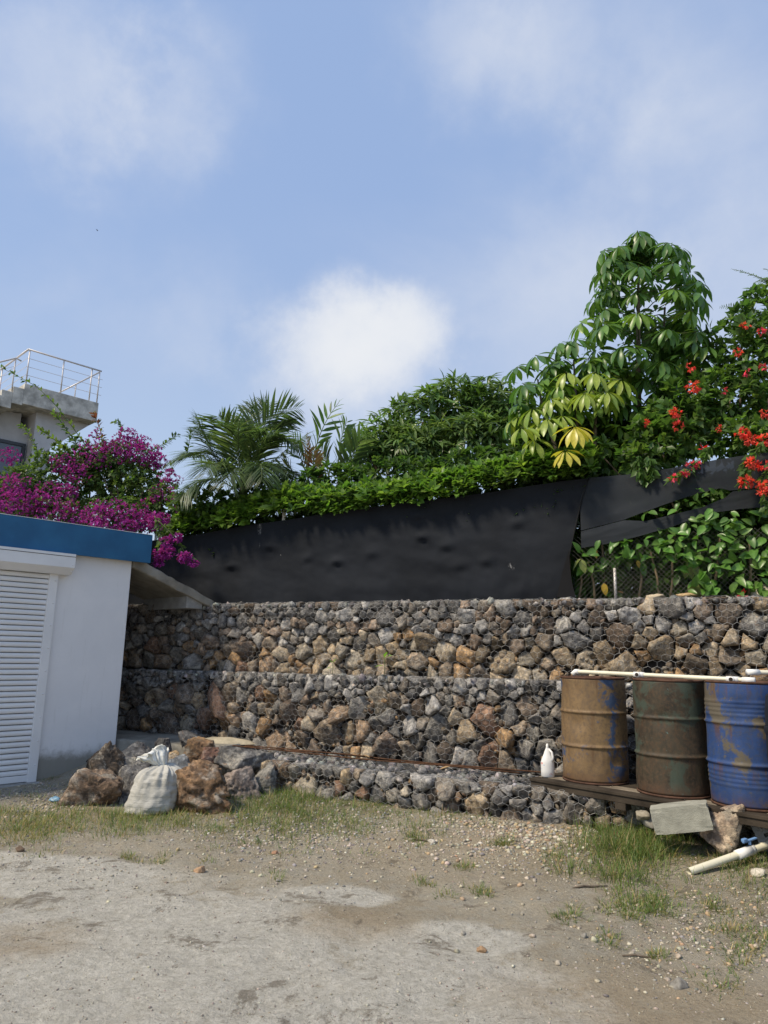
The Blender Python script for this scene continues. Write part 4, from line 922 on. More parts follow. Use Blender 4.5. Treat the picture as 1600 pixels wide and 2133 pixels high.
stemB = np.array([at(x, y, Yt+.15) for x, y in ((1335, 1000), (1370, 880), (1380, 760), (1385, 640))]); MB().tube(stemB, [.035, .03, .024, .014], 8).build('limb', BARK, ut, True)
tiers = [(486, .14, 3, 1.0), (503, .42, 7, 1), (545, .62, 9, 1), (592, .70, 9, 1), (640, .74, 9, 1), (690, .74, 9, 1), (738, .70, 8, 1), (782, .62, 7, 1), (830, .5, 6, 1)]
nbig = 0
for y, r_, nn, sc in tiers:
    ph = rg.uniform(0, 6.28)
    for j in range(nn):
        a = ph+6.283*j/nn+rg.normal(0, .2); c0 = at(1330+rg.normal(0, 6), y+14+rg.uniform(-14, 14), Yt); hub = c0+np.array([math.cos(a), math.sin(a), 0])*r_*rg.uniform(.75, 1.15)
        front = math.sin(a) < .15 and nbig < 27; nbig += front
        compound(ut, hub, c0-UP*.08, .30*sc*rg.uniform(.8, 1.15), 'm' if (y > 600 and rg.random() < .35) else 'g', rg, .55, None, not front)
    for j in range(8):
        a = rg.uniform(0, 6.28); c0 = at(1330, y+25, Yt); compound(ut, c0+np.array([math.cos(a), math.sin(a), 0])*r_*rg.uniform(.35, 1.1), c0, .28*rg.uniform(.8, 1.1), 'g', rg, .5, None, True)
for x, y, Y in ((1430, 600, 9.0), (1455, 625, 9.1), (1445, 580, 9.0), (1440, 670, 9.0), (1425, 715, 8.9), (1415, 655, 9.2)):
    compound(ut, at(x, y, Y), at(1384, y+40, Yt+.15), .30, 'g', rg, .6, None, True)
V, F, C = join(MASS); to_stuff(add('foliage', V, F, GLOSS_LEAF, ut, C, True)); MASS.clear()
rg = np.random.default_rng(43)
ub = thing('umbrella_tree', 'shorter lime green umbrella tree with two yellowing leaves by the mango', 'tree', at(1215, 1000, 8.9)*np.array([1, 1, 0])+UP*2.15)
for pts_ in ([(1215, 1080), (1205, 950), (1200, 840), (1195, 750)], [(1230, 1060), (1240, 930), (1240, 850), (1232, 790)], [(1210, 1060), (1160, 940), (1130, 850), (1120, 790)]):
    MB().tube([at(x, y, 8.9) for x, y in pts_], [.03, .026, .02, .01], 8).build('stem', BARK, ub, True)
hubs = [(1075, 765, 'g'), (1115, 740, 'g'), (1165, 715, 'g'), (1195, 705, 'g'), (1230, 745, 'm'), (1090, 800, 'g'), (1130, 790, 'm'), (1075, 840, 'm'), (1110, 850, 'l'), (1150, 760, 'g'), (1180, 775, 'l'), (1215, 785, 'm'), (1240, 775, 'l'), (1265, 815, 'l'), (1295, 790, 'l'), (1230, 810, 'l'), (1175, 822, 'l'), (1220, 818, 'l'), (1262, 828, 'l'), (1145, 830, 'l'), (1085, 890, 'l'), (1110, 915, 'l'), (1170, 865, 'l'), (1140, 870, 'l'), (1198, 888, 'y'), (1178, 938, 'y'), (1120, 965, 'm'), (1140, 985, 'm'), (1290, 740, 'g'), (1200, 850, 'm'), (1165, 800, 'm'), (1245, 870, 'm'), (1300, 850, 'm')]
for x, y, key in hubs:
    Y = 8.02 if key == 'y' else 8.32+rg.uniform(-.15, .2) if key == 'l' else 8.9+rg.uniform(-.4, .3)
    compound(ub, at(x, y, Y), at(1200+(x-1200)*.25, y+25, 8.95), (.30 if key != 'y' else .27)*rg.uniform(.9, 1.1), key, rg, .45)
for k in range(80):
    x, y = rg.uniform(1060, 1330), rg.uniform(715, 990)
    if y < np.interp(x, [1060, 1200, 1320], [790, 725, 760]): continue
    compound(ub, at(x, y, 8.95+rg.uniform(-.1, .5)), at(1200+(x-1200)*.3, y+25, 8.95), .29*rg.uniform(.9, 1.1), 'gmgml'[rg.integers(5)], rg, .45, None, True)
V, F, C = join(MASS); to_stuff(add('foliage', V, F, GLOSS_LEAF, ub, C, True)); MASS.clear()
rg = np.random.default_rng(44)
uc = thing('umbrella_tree', 'small umbrella tree peeping between the tall one and the coral flowers', 'tree', at(1440, 1000, 8.9)*np.array([1, 1, 0])+UP*2.15)
MB().tube([at(x, y, 8.9) for x, y in ((1430, 1100), (1425, 950), (1430, 800), (1440, 710))], [.03, .026, .02, .01], 8).build('stem', BARK, uc, True)
for x, y, key in ((1450, 690, 'g'), (1475, 720, 'm'), (1420, 705, 'g'), (1410, 755, 'm'), (1440, 760, 'm'), (1480, 770, 'g'), (1335, 855, 'm'), (1360, 820, 'g'), (1400, 800, 'g'), (1345, 905, 'm'), (1320, 960, 'g'), (1380, 770, 'g')):
    compound(uc, at(x, y, 8.7+rg.uniform(-.3, .3)), at(1430, y+25, 8.9), .27*rg.uniform(.9, 1.1), key, rg, .45)

for k in range(30):
    x, y = rg.uniform(1370, 1500), rg.uniform(690, 900); compound(uc, at(x, y, 8.95+rg.uniform(-.1, .5)), at(1430, y+25, 8.9), .27*rg.uniform(.9, 1.1), 'gmg'[rg.integers(3)], rg, .45, None, True)
V, F, C = join(MASS); to_stuff(add('foliage', V, F, GLOSS_LEAF, uc, C, True)); MASS.clear()

# coral bougainvillea on the right, climbing over the net
CLEAF = [(.065, .145, .035), (.08, .17, .04), (.05, .115, .03), (.11, .20, .05)]; CORAL = [(.55, .055, .05), (.60, .075, .055), (.50, .04, .05), (.62, .11, .08)]; PINK = [(.58, .06, .14), (.52, .05, .12)]
cb = shrub('bougainvillea', 'coral flowering bougainvillea climbing over the torn end of the net', 'shrub',
      [ell(1545, 720, 8.6, 70, 80), ell(1600, 680, 8.6, 60, 90), ell(1520, 830, 8.4, 90, 70), ell(1430, 860, 8.4, 80, 60), ell(1600, 830, 8.4, 90, 110), ell(1370, 920, 8.3, 70, 55), ell(1460, 920, 8.2, 90, 50), ell(1570, 910, 8.0, 80, 45), ell(1350, 955, 8.1, 60, 30), ell(1640, 930, 7.8, 70, 60), ell(1255, 950, 8.5, 80, 35), ell(1180, 965, 8.6, 60, 22)],
      1500, L_SM, (.075, .13), 6, CLEAF+HDARK[:1], LEAF, 91, (1500, 1020), 8.3, None, .3, 1.1, .45, 200, .35, (.08, .14), .03)
rg = np.random.default_rng(92)
for x, y, Y, r_, nn, pal in ((1447, 806, 7.95, 15, 26, CORAL), (1405, 860, 7.9, 13, 22, CORAL), (1411, 888, 7.9, 12, 12, CORAL), (1550, 900, 7.5, 16, 30, CORAL), (1562, 915, 7.5, 12, 20, CORAL), (1592, 918, 7.4, 16, 28, CORAL), (1567, 965, 7.3, 15, 30, CORAL), (1590, 970, 7.3, 14, 14, CORAL), (1552, 1003, 7.3, 13, 24, CORAL), (1570, 1008, 7.3, 10, 14, CORAL), (1598, 1012, 7.2, 12, 24, CORAL), (1440, 970, 7.7, 10, 9, PINK), (1452, 968, 7.7, 9, 9, PINK), (1428, 985, 7.65, 8, 8, PINK), (1402, 995, 7.65, 6, 6, PINK), (1590, 690, 8.0, 9, 10, PINK), (1554, 678, 8.1, 8, 9, CORAL), (1535, 733, 8.0, 12, 9, CORAL), (1555, 775, 8.0, 8, 7, PINK), (1590, 765, 8.0, 8, 8, PINK), (1440, 763, 8.1, 12, 8, CORAL), (1512, 812, 8.0, 7, 6, PINK), (1345, 882, 8.1, 8, 9, CORAL), (1497, 893, 7.9, 6, 8, CORAL), (1597, 862, 7.6, 12, 20, CORAL), (1590, 1025, 7.2, 8, 12, CORAL)):
    pp, dd = shell_points([ell(x, y, Y, r_, r_*.7, r_*.7)], nn, .3, rg); V, F, C = sprays(pp, dd, 5, L_SM, (.03, .048), pal, .9, 0, rg, .25); tag(add('flower_cluster', V, F, PETAL, cb, C, True), kind='stuff')
for pl, Y in (([(1480, 930), (1465, 955), (1430, 985), (1400, 1000)], 7.72), ([(1590, 920), (1560, 960), (1545, 1005)], 7.35), ([(1610, 960), (1590, 1000), (1598, 1060)], 7.3), ([(1330, 950), (1330, 985), (1345, 1000)], 7.95), ([(1350, 950), (1360, 990)], 7.9)):
    q = np.array([at(x, y, Y) for x, y in pl]); tt = np.linspace(0, 1, 18); C3 = np.stack([np.interp(tt, np.linspace(0, 1, len(q)), q[:, i]) for i in range(3)], -1); w = MB().tube(C3, list(np.linspace(.008, .003, 18)), 5).build('shoot', TWIG, cb, True)
    V, F, C = sprays(C3, np.gradient(C3, axis=0), 4, L_SM, (.07, .12), CLEAF, 1.3, .3, rg); add('shoot_leaves', V, F, LEAF, w, C, True)
# feathery tree at the edge
ft_ = thing('feathery_tree', 'dark tree with small fern-like leaves above the coral flowers', 'tree', at(1640, 1000, 9.4)*np.array([1, 1, 0])+UP*2.15)
MB().tube([at(1650, 1100, 9.4), at(1640, 900, 9.4), at(1620, 740, 9.4), at(1600, 580, 9.4)], [.05, .045, .03, .012], 8).build('trunk', BARK, ft_, True)
for k, (a_, b_, c_) in enumerate((((1610, 590, 0), (1580, 575, 0), (1524, 560, 0)), ((1610, 600, 0), (1600, 570, 0), (1570, 590, -.2)), ((1620, 600, 0), (1610, 560, 0), (1590, 560, .1)), ((1610, 640, 0), (1580, 610, 0), (1560, 605, 0)), ((1600, 680, 0), (1540, 640, 0), (1492, 672, 0)), ((1600, 690, 0), (1560, 630, 0), (1500, 640, 0)), ((1620, 620, 0), (1640, 560, 0), (1690, 580, 0)), ((1600, 660, 0), (1570, 640, 0), (1530, 650, 0)))):
    frond(ft_, 'frond', (a_, b_, c_), 9.3, 26, .085, .22, [(.05, .10, .03), (.07, .13, .035)], 1.25, .2, 400+k, LEAF, .006, .3, .1)

# hibiscus shrubs seen under and through the torn net: big single leaves
HIB = [(.065, .16, .03), (.08, .19, .035), (.055, .13, .028), (.11, .22, .045)]
rg = np.random.default_rng(55)
hbs = thing('hibiscus_shrub', 'glossy green hibiscus shrub behind chain-link under the torn net', 'shrub', wp(3.0, NO+.4, 2.17))
lm = []
for k in range(6):
    V, F = leaf_template(rg.uniform(.46, .6), 5, .2, rg.uniform(.1, .35), .40); c = pick(HIB, 1, rg, .2)[0]; C = np.tile(c, (len(V), 1)); C[1::3] *= 1.3; lm.append(mesh('leaf', V, F, GLOSS_LEAF, C, True))
V, F = leaf_template(.5, 5, .2, .2, .4); ylm = mesh('leaf', V, F, GLOSS_LEAF, np.tile((.40, .30, .04), (len(V), 1)), True); plm = mesh('leaf', V, F, GLOSS_LEAF, np.tile((.20, .27, .09), (len(V), 1)), True)
def one_leaf(x, y, o, s, me, d=None):
    p = on_wall(x, y, o); d = np.array(d) if d is not None else -WN*.55+WU*rg.normal(0, .55)+UP*rg.normal(-.15, .55); d = d/np.linalg.norm(d); R = frames(d[None], (UP*.6-WN*.9+rg.normal(size=3)*.3)[None])[0]
    link('leaf', me, hbs, p-d*s*.5, Matrix([[*(R[i]*s), 0] for i in range(3)]+[[0, 0, 0, 1]]))
cnt = 0
while cnt < 265:
    x, y = rg.uniform(1195, 1640), rg.uniform(1010, 1250)
    lowr = np.interp(x, [1185, 1260, 1330, 1400, 1470, 1540, 1650], [1150, 1138, 1122, 1100, 1074, 1062, 1055])
    floor = np.interp(x, [1190, 1300, 1390, 1440, 1640], [1205, 1195, 1200, 1235, 1245])
    if not (lowr-8 < y < floor): continue
    one_leaf(x, y, NO+(rg.uniform(-.10, .02) if y < np.interp(x, [1190, 1400, 1440, 1640], [1160, 1165, 1240, 1250]) else rg.uniform(.08, .3)), rg.uniform(.10, .17), lm[rg.integers(6)]); cnt += 1
for x, y in ((1340, 1078), (1360, 1068), (1385, 1060), (1410, 1054), (1430, 1042), (1450, 1035), (1470, 1030), (1378, 1062), (1462, 1022), (1485, 1022), (1455, 1018), (1400, 1066), (1440, 1050)): one_leaf(x, y, NO+rg.uniform(-.10, -.02), rg.uniform(.09, .14), lm[rg.integers(6)])
for x, y, s, d in ((1260, 1228, .15, -UP+WU*.1), (1240, 1152, .13, -UP*.8+WU*.3), (1330, 1175, .09, -UP+WU*.2)): one_leaf(x, y, NO+.05, s, ylm, d)
for x, y, d in ((1430, 1190, -UP-WU*.25), (1440, 1190, -UP+WU*.05), (1452, 1192, -UP+WU*.3), (1440, 1225, -UP-WU*.2), (1452, 1228, -UP+WU*.2), (1200, 1175, -UP*.6-WU*.6), (1215, 1180, -UP+WU*.2)): one_leaf(x, y, NO+.05, .17, plm, d)
pp = np.array([on_wall(rg.uniform(1150, 1720), rg.uniform(985, 1262), NO+rg.uniform(.30, 1.1)) for _ in range(2400)]+[on_wall(rg.uniform(1140, 1720), rg.uniform(1000, 1275), NO+rg.uniform(1.0, 1.9)) for _ in range(1100)]); V, F, C = sprays(pp, rand_dirs(3500, rg)*.6-WN*.6, 6, L_HIB, (.09, .16), HDARK+HIB[:2], 1.1, .3, rg); to_stuff(add('foliage', V, F, GLOSS_LEAF, hbs, C, True))
for x0, x1, y1 in ((1375, 1355, 1150), (1395, 1400, 1160), (1240, 1225, 1170), (1205, 1210, 1170), (1330, 1335, 1160), (1480, 1500, 1120), (1560, 1560, 1120)): MB().tube([on_wall(x0, 1255, NO+.22), on_wall((x0+x1)/2+4, (1255+y1)/2, NO+.24), on_wall(x1, y1, NO+.22)], [.016, .014, .010], 6).build('stem', m_plain('pale_bark', (.26, .20, .12), .9, .1, .3, 20, .5, 60), hbs, True)
for x, y, s in ((1548, 1241, .07), (1465, 936, .065)):
    V, F, C = sprays(np.array([on_wall(x, y, NO-.02 if y > 1000 else NO+.1)]*2), np.array([-WN+UP*.3]*2), 5, L_SM, (s, s*1.25), [(.55, .02, .025)], 1.1, 0, rg, .1); add('flower', V, F, PETAL, hbs, C, True)
# white garden posts with caps
for x, y0, y1, Y, lab in ((333, 1018, 1070, 12.9, 'slim white capped garden post among the purple flowers'), (594, 1022, 1060, 10.3, 'slim white capped garden post beside the brown ginger')):
    gpst = thing('garden_post', lab, 'post', at(x, y1, Y)*np.array([1, 1, 0])+UP*2.15, 'white garden posts'); b_ = at(x, y1, Y); t_ = at(x, y0+8, Y); b_[2] = 2.12; b_[:2] = t_[:2]
    MB().tube([b_, t_], .028, 10).build('shaft', PVCW, gpst, True); MB().lathe([(.028, 0), (.045, .005), (.045, .03), (.03, .06), (0, .07)], t_, 12).build('cap', PVCW, gpst, True)

# ------------------------------------------------------------------ boulder heap beside the store
def rocky(label, x, y, w, h, Y, cols, seed, amp=.8, dp=None, rotz=0.0, sub=5, sit=True):
    k = Y/F_PX; size = (w*k*1.06, (dp or (w+h)/2)*k, h*k*1.06); V, F = boulder(size, seed, sub, 14, amp)
    c, s_ = math.cos(rotz), math.sin(rotz); c0 = at(x, y, Y); V = V+c0
    n = fbm(V*5+seed, 4, seed % 40)[:, None]; n2 = fbm(V*11+seed, 4, 7)[:, None]; cc = np.array(cols); C = cc[0]*(1-sstep(-.5, .5, n))+cc[1]*sstep(-.5, .5, n); C = C*1.15; C = C*(1-sstep(.15, .4, n2)*.75)+cc[2]*sstep(.15, .4, n2)*.75
    return tag(add('boulder', V, F, BOULDER, None, np.clip(C, 0, 1), False), label, 'boulder', 'boulders heaped beside the white store')
GB = [(.13, .13, .135), (.20, .20, .20), (.28, .28, .27)]; BB = [(.16, .10, .06), (.26, .17, .095), (.36, .30, .22)]; OB = [(.15, .10, .065), (.27, .17, .095), (.38, .34, .29)]
rocky('dark brown-grey boulder leaning on the foot of the white wall', 214, 1590, 82, 84, 8.75, [(.09, .075, .06), (.17, .125, .085), (.22, .20, .17)], 601)
rocky('flat-topped tan and brown boulder at the open end of the heap', 198, 1643, 122, 82, 7.95, [(.15, .105, .075), (.25, .19, .14), (.36, .33, .29)], 602)
rocky('grey slanting boulder behind the white sack', 292, 1582, 80, 66, 8.9, GB, 603)
rocky('grey boulder wedged low between tan boulder and white sack', 277, 1640, 60, 84, 8.3, GB, 604)
rocky('small cream orange stone lying on top of the heap', 350, 1579, 48, 27, 8.45, [(.42, .28, .14), (.52, .40, .24), (.55, .47, .33)], 605, .4)
rocky('blue-grey boulder right behind the neck of the sack', 376, 1602, 72, 58, 8.35, [(.12, .135, .155), (.18, .20, .225), (.26, .28, .30)], 606)
rocky('rust brown boulder on the crest of the heap', 420, 1567, 64, 56, 8.8, BB, 607)
rocky('reddish boulder below the crest, next to the dark slab rock', 441, 1586, 54, 54, 8.6, [(.14, .075, .055), (.22, .13, .10), (.30, .25, .22)], 608)
rocky('long dark grey slab rock against the lowest gabion', 512, 1584, 112, 56, 8.5, [(.10, .10, .10), (.16, .16, .16), (.22, .21, .20)], 609, .6)
rocky('largest boulder, rugged orange brown with deep cracks', 432, 1642, 128, 100, 7.65, OB, 610, 1.25, 105)
rocky('pinkish grey boulder behind the largest orange one', 503, 1633, 88, 64, 8.15, [(.22, .185, .165), (.30, .26, .235), (.38, .34, .31)], 611)
rocky('grey boulder standing in the grass at the gabion corner', 548, 1622, 54, 62, 8.3, [(.17, .17, .16), (.24, .235, .22), (.30, .29, .27)], 612)
rocky('dark block of stone resting on the concrete pad', 398, 1541, 54, 36, 9.25, [(.11, .11, .11), (.16, .155, .15), (.24, .23, .21)], 613, .5)
rocky('small dark stone between cream stone and grey boulder', 343, 1556, 34, 34, 8.8, [(.07, .07, .075), (.11, .11, .11), (.16, .16, .15)], 614)
rocky('dark boulder shaded between sack and orange boulder', 366, 1655, 50, 66, 8.05, [(.10, .10, .105), (.15, .15, .15), (.2, .2, .19)], 615)
rocky('small grey cobble tucked behind the foot of the sack', 258, 1672, 30, 26, 7.9, GB, 616)

# tied white sack
def m_sack():
    t = MT('woven_sack', .7, .3); p = t.coord('Object'); n = t.noise(p, 5, 6, .65); c = t.mix(t.rng(n, .3, .7), (.36, .35, .31), (.48, .47, .43))
    c = t.mix(t.rng(t.noise(p, 11, 7, .7), .55, .75, 0, .5), c, (.40, .37, .30)); t.base(c)
    w = t.n('ShaderNodeTexWave'); t.l(t.coord('Object', (1, 1, 1)), w.inputs[0]); w.bands_direction = 'Z'; w.inputs['Scale'].default_value = 16; w.inputs['Distortion'].default_value = 3.5; w.inputs['Detail'].default_value = 3
    t.bump(w.outputs[0], .14, .004); t.bump(t.noise(p, 9, 5, .6, 1.5), .6, .02); return t.m
SACK = m_sack()
b0 = on_ground(305, 1690); b0[2] = gz(b0[0], b0[1])-.015
sk = thing('sack', 'full white woven sack tied at the neck, standing among the boulders', 'sack', b0)
def loft(secs, n, axis_pts, seed, amp, fold):
    V = []
    for (rx, ry, f_), c_ in zip(secs, axis_pts):
        for k in range(n):
            a = 2*math.pi*k/n; w = 1+fold*f_*math.sin(a*9+seed+2*math.sin(a*2+c_[2]*9))*.5+fold*f_*.4*math.sin(a*17+3*c_[2]); V.append(np.array(c_)+np.array([math.cos(a)*rx*w, math.sin(a)*ry*w, 0]))
    V = np.array(V); V += amp*np.stack([fbm(V*7+s*5.3, 3, seed+s) for s in range(3)], -1); m_ = len(secs)
    F = [(i*n+k, i*n+(k+1) % n, (i+1)*n+(k+1) % n, (i+1)*n+k) for i in range(m_-1) for k in range(n)]+[tuple(range(n))[::-1], tuple((m_-1)*n+k for k in range(n))]
    return V, F
hs = np.linspace(0, 1, 46); sh_ = .45
rad = np.interp(hs, [0, .05, .2, .5, .75, .88, .95, 1], [.20, .235, .25, .235, .215, .18, .12, .045]); fo = np.interp(hs, [0, .6, .85, 1], [0, .04, .16, .55])
ax_ = [b0+np.array([.02+.11*h, .03*h, sh_*h]) for h in hs]; V, F = loft([(r, r*.78, f_) for r, f_ in zip(rad, fo)], 96, ax_, 3, .020, 1.0); rd_ = V-b0; V = V+(V-(b0+np.array([.07, 0, .2])))*(.10*(.5-np.abs(fbm(V*np.array([7, 7, 15])+3, 4, 21)))+.05*fbm(V*np.array([5, 5, 34]), 3, 31))[:, None]; add('sack_body', V, F, SACK, sk, None, True)
hs = np.linspace(0, 1, 20); rad = np.interp(hs, [0, .12, .45, .8, 1], [.040, .045, .09, .115, .10]); c0 = ax_[-1]
ax2 = [c0+np.array([-.15*h**.9, -.02*h, -.01+.15*h]) for h in hs]; V, F = loft([(r, r*.55, .75) for r in rad], 60, ax2, 8, .03, .9)
k_ = np.repeat(hs, 60); V[:, 2] += k_*(.05*fbm(V*np.array([14, 14, 0])+2, 3, 5)+.55*(V[:, 0]-c0[0]+.12)*k_); V += (.035*k_[:, None])*np.stack([fbm(V*17+q*7, 3, 40+q) for q in range(3)], -1)
add('tied_top', V, F, m_plain('white_plastic_sheet', (.74, .75, .71), .45, .4, .08, 9, .4, 25), sk, None, True)
MB().tube([c0+np.array([math.cos(a)*.05, math.sin(a)*.042, .0]) for a in np.linspace(0, 6.28, 14)], .006, 6).build('tie_string', PVCW, sk, True)
def crumpled(name, label, cat, x, y, r_, col, seed):
    c = on_ground(x, y); c[2] = gz(c[0], c[1]); V, F = ico(3); n = fbm(V*2.2+seed, 4, seed); P = V*(1+.7*n)[:, None]*np.array([r_, r_*.7, r_*.55]); P[:, 2] = np.maximum(P[:, 2], -.3*r_)
    return tag(add(name, P+c+UP*r_*.28, F, m_plain(name, col, .35, .5, .2, 20), None, None, False), label, cat)
crumpled('plastic_scrap', 'crumpled scrap of light blue plastic in the grass near the tan boulder', 'litter', 116, 1668, .055, (.16, .30, .42), 5)
crumpled('dark_rag', 'crumpled dark rag beside the tan boulder', 'litter', 138, 1664, .05, (.06, .06, .065), 9)

# rusty rods along the bench
for k, (lab, ua, ub_, oa, ob_, z_) in enumerate((('long rusty reinforcing rod lying along the bench, closest to the wall', -3.0, 1.25, -.30, -.22, .40), ('long rusty reinforcing rod lying along the bench edge side', -2.6, .55, -.44, -.36, .398), ('short rusty rod crossing the others near the concrete pad', -3.05, -1.2, -.50, -.28, .412))):
    tt = np.linspace(0, 1, 9); pts_ = [wp(ua+(ub_-ua)*t, oa+(ob_-oa)*t+.012*math.sin(t*7+k), z_+.006*math.sin(t*9+k)+.012) for t in tt]
    tag(MB().tube(pts_, .008, 6).build('steel_rod', RUSTBAR, None, True), lab, 'rod', 'rusty rods on the bench')

# ------------------------------------------------------------------ drums on a pallet
PD = np.array([.69, -.72, 0]); PD /= np.linalg.norm(PD); PQ = np.array([PD[1], -PD[0], 0])      # PQ points to the yard
PQ = PQ if PQ[1] < 0 else -PQ
PZ = .447; pc = np.array([2.56, 6.68, 0])
WOOD = m_plain('dark_weathered_wood', (.05, .04, .03), .9, .15, .45, 4, .8, 30); WOODP = m_plain('pale_weathered_wood', (.22, .185, .14), .9, .15, .4, 5, .8, 30)
pal_ = thing('pallet', 'dark weathered wooden pallet under the drums on the low gabion', 'pallet', pc+UP*.3)
for k, q in enumerate((.325, .165, .0, -.165, -.325)):
    MB().box(pc+PQ*q+PD*.02+UP*(PZ-.0125), PD, PQ, UP, 1.20, .070, .0125, .003).build('deck_board', WOODP if k == 1 else WOOD, pal_)
for q in (.36, 0, -.36): MB().box(pc+PQ*q+PD*.02+UP*(PZ-.055), PD, PQ, UP, 1.195, .022, .0295, .003).build('stringer', WOOD, pal_)
for a in (-1.1, -.25, .42, 1.14): MB().box(pc+PD*a+UP*(PZ-.115), PD, PQ, UP, .05, .38, .030, .003).build('cross_block', WOOD, pal_)
def m_drum(name, cols, seed, rust):
    t = MT(name, .62, .35); p = t.coord('Object'); mp = t.n('ShaderNodeMapping'); t.l(p, mp.inputs[0]); mp.inputs['Location'].default_value = (seed, seed*.7, seed*.3); p = mp.outputs[0]
    mp2 = t.n('ShaderNodeMapping'); t.l(p, mp2.inputs[0]); mp2.inputs['Scale'].default_value = (1, 1, .35); ps = mp2.outputs[0]
    big = t.noise(p, 3.2, 9, .62, .4); streak = t.noise(ps, 7, 8, .7); fine = t.noise(p, 28, 7, .72); sp = t.noise(p, 15, 8, .75)
    base = t.mix(t.rng(streak, .32, .68), cols[0], cols[1]); base = t.mix(t.rng(fine, .42, .7, 0, .8), base, cols[2])
    c = t.mix(t.rng(t.math('ADD', big, t.math('MULTIPLY', fine, .18)), rust, rust+.07), base, cols[3])
    c = t.mix(t.rng(sp, .655, .69, 0, .8), c, cols[4]); z = t.sep(t.coord('Object'))[2]
    c = t.mix(t.math('MULTIPLY', t.rng(z, .16, .0), t.rng(streak, .35, .6, .2, .9)), c, (.085, .042, .022))                       # rust creeping up from the lower chime
    mp3 = t.n('ShaderNodeMapping'); t.l(p, mp3.inputs[0]); mp3.inputs['Scale'].default_value = (1, 1, .06); run = t.noise(mp3.outputs[0], 16, 6, .7)
    for hz in (.333, .642, .955):
        c = t.mix(t.math('MULTIPLY', t.math('MULTIPLY', t.rng(z, hz-.20, hz-.005), t.rng(z, hz+.02, hz+.005)), t.rng(run, .50, .66, 0, .75)), c, (.10, .05, .024))
    scr = t.noise(t.coord('Object', (9, 9, 40)), 5, 4, .7); c = t.mix(t.rng(scr, .68, .72, 0, .5), c, (.30, .27, .22))
    t.base(c); t.rough(t.rng(fine, .3, .7, .5, .85)); t.bump(fine, .35, .004); t.bump(big, .3, .02); return t.m
def drum(label, c, m, seed, h=.965, r=.302, ribs=False, tilt=(0, 0)):
    root = thing('drum', label, 'drum', c, 'steel drums on the pallet')
    prof = [(r*.97, .022), (r, .03)]
    for z in np.linspace(.04, h-.03, 90):
        b = 0
        for hz in (h*.345, h*.665): b += .016*math.exp(-((z-hz)/.011)**2)
        if ribs:
            for hz in (h*.73, h*.765, h*.80, h*.835, h*.18, h*.215, h*.25, h*.285): b += .006*math.exp(-((z-hz)/.010)**2)
        prof.append((r+b, z))
    prof += [(r, h-.02), (r*.975, h-.012)]
    mb = MB().lathe(prof, (0, 0, 0), 64); V = np.array(mb.V); a = np.arctan2(V[:, 1], V[:, 0]); rr = np.hypot(V[:, 0], V[:, 1])
    dn = (.018*fbm(np.stack([np.cos(a)*1.6, np.sin(a)*1.6, V[:, 2]*2.2+seed], -1), 4, seed)-.022*np.exp(-((a+1.9+.25*seed % 1)**2/.05+(V[:, 2]-.5*h-.03*seed)**2/.006))-.016*np.exp(-((a+1.35-.1*seed % 1)**2/.03+(V[:, 2]-.22*h)**2/.004)))*sstep(0, .12, V[:, 2])*sstep(h, h-.12, V[:, 2]); V[:, 0] *= (rr+dn)/rr; V[:, 1] *= (rr+dn)/rr
    R = np.array(Matrix.Rotation(tilt[0], 3, 'X') @ Matrix.Rotation(tilt[1], 3, 'Y'))
    put = lambda nm, v, f, mm, par=root, sm=True: add(nm, np.asarray(v) @ R.T+c, f, mm, par, None, sm, c)
    b_ = put('shell', V, mb.F, m)
    rim = MB()
    for z in (h-.006, .012): rim2 = MB().lathe([(r*.965, z-.010), (r*1.012, z-.010), (r*1.018, z), (r*1.012, z+.008), (r*.972, z+.008), (r*.965, z-.010)], (0, 0, 0), 64); put('rim', rim2.V, rim2.F, RIM)
    l_ = MB().lathe([(r*.968, h-.03), (r*.9, h-.028), (0.001, h-.026)], (0, 0, 0), 48); ld = put('lid', l_.V, l_.F, RIM)
    bn = MB().lathe([(.034, h-.028), (.034, h-.012), (.028, h-.008), (.0, h-.008)], (r*.62, .05, 0), 16); put('bung', bn.V, bn.F, RIM, ld)
    return root
RIM = m_plain('rusted_rim', (.095, .052, .035), .85, .2, .4, 14, .6, 60)
drum('rusty ochre steel drum with blue paint remnants beside the white jug', np.array([2.08, 7.20, PZ]), m_drum('drum_ochre', [(.155, .10, .05), (.235, .155, .075), (.11, .082, .058), (.05, .08, .15), (.30, .23, .14)], 2.0, .615), 2)
drum('dark green-brown rusted steel drum with turquoise flecks, between two drums', np.array([2.60, 6.63, PZ]), m_drum('drum_green', [(.028, .024, .017), (.06, .048, .03), (.095, .06, .035), (.05, .065, .048), (.14, .29, .27)], 6.3, .59), 5, .975, .304)
drum('blue ribbed steel drum with rust patches', np.array([3.055, 6.17, PZ]), m_drum('drum_blue', [(.020, .05, .15), (.03, .068, .20), (.05, .065, .10), (.11, .095, .07), (.22, .13, .06)], 11.5, .585), 9, .985, .304, True)
BLKP = m_plain('black_plastic', (.012, .013, .016), .5, .4, .2, 6)
kb = thing('plastic_barrel', 'black plastic barrel with a side handle at the pallet end', 'barrel', np.array([3.166, 5.55, .44]))
bc = np.array([3.166, 5.55, .44]); mb = MB().lathe([(.0, .0), (.21, .0), (.235, .03), (.245, .2), (.25, .45), (.245, .78), (.23, .90), (.18, .96), (.0, .97)], bc, 40); mb.build('barrel_body', BLKP, kb, True)
MB().tube([bc+np.array([-.17, -.08, .90]), bc+np.array([-.24, -.10, .98]), bc+np.array([-.20, -.09, 1.03]), bc+np.array([-.08, -.04, .95])], .016, 8).build('handle', BLKP, kb, True)
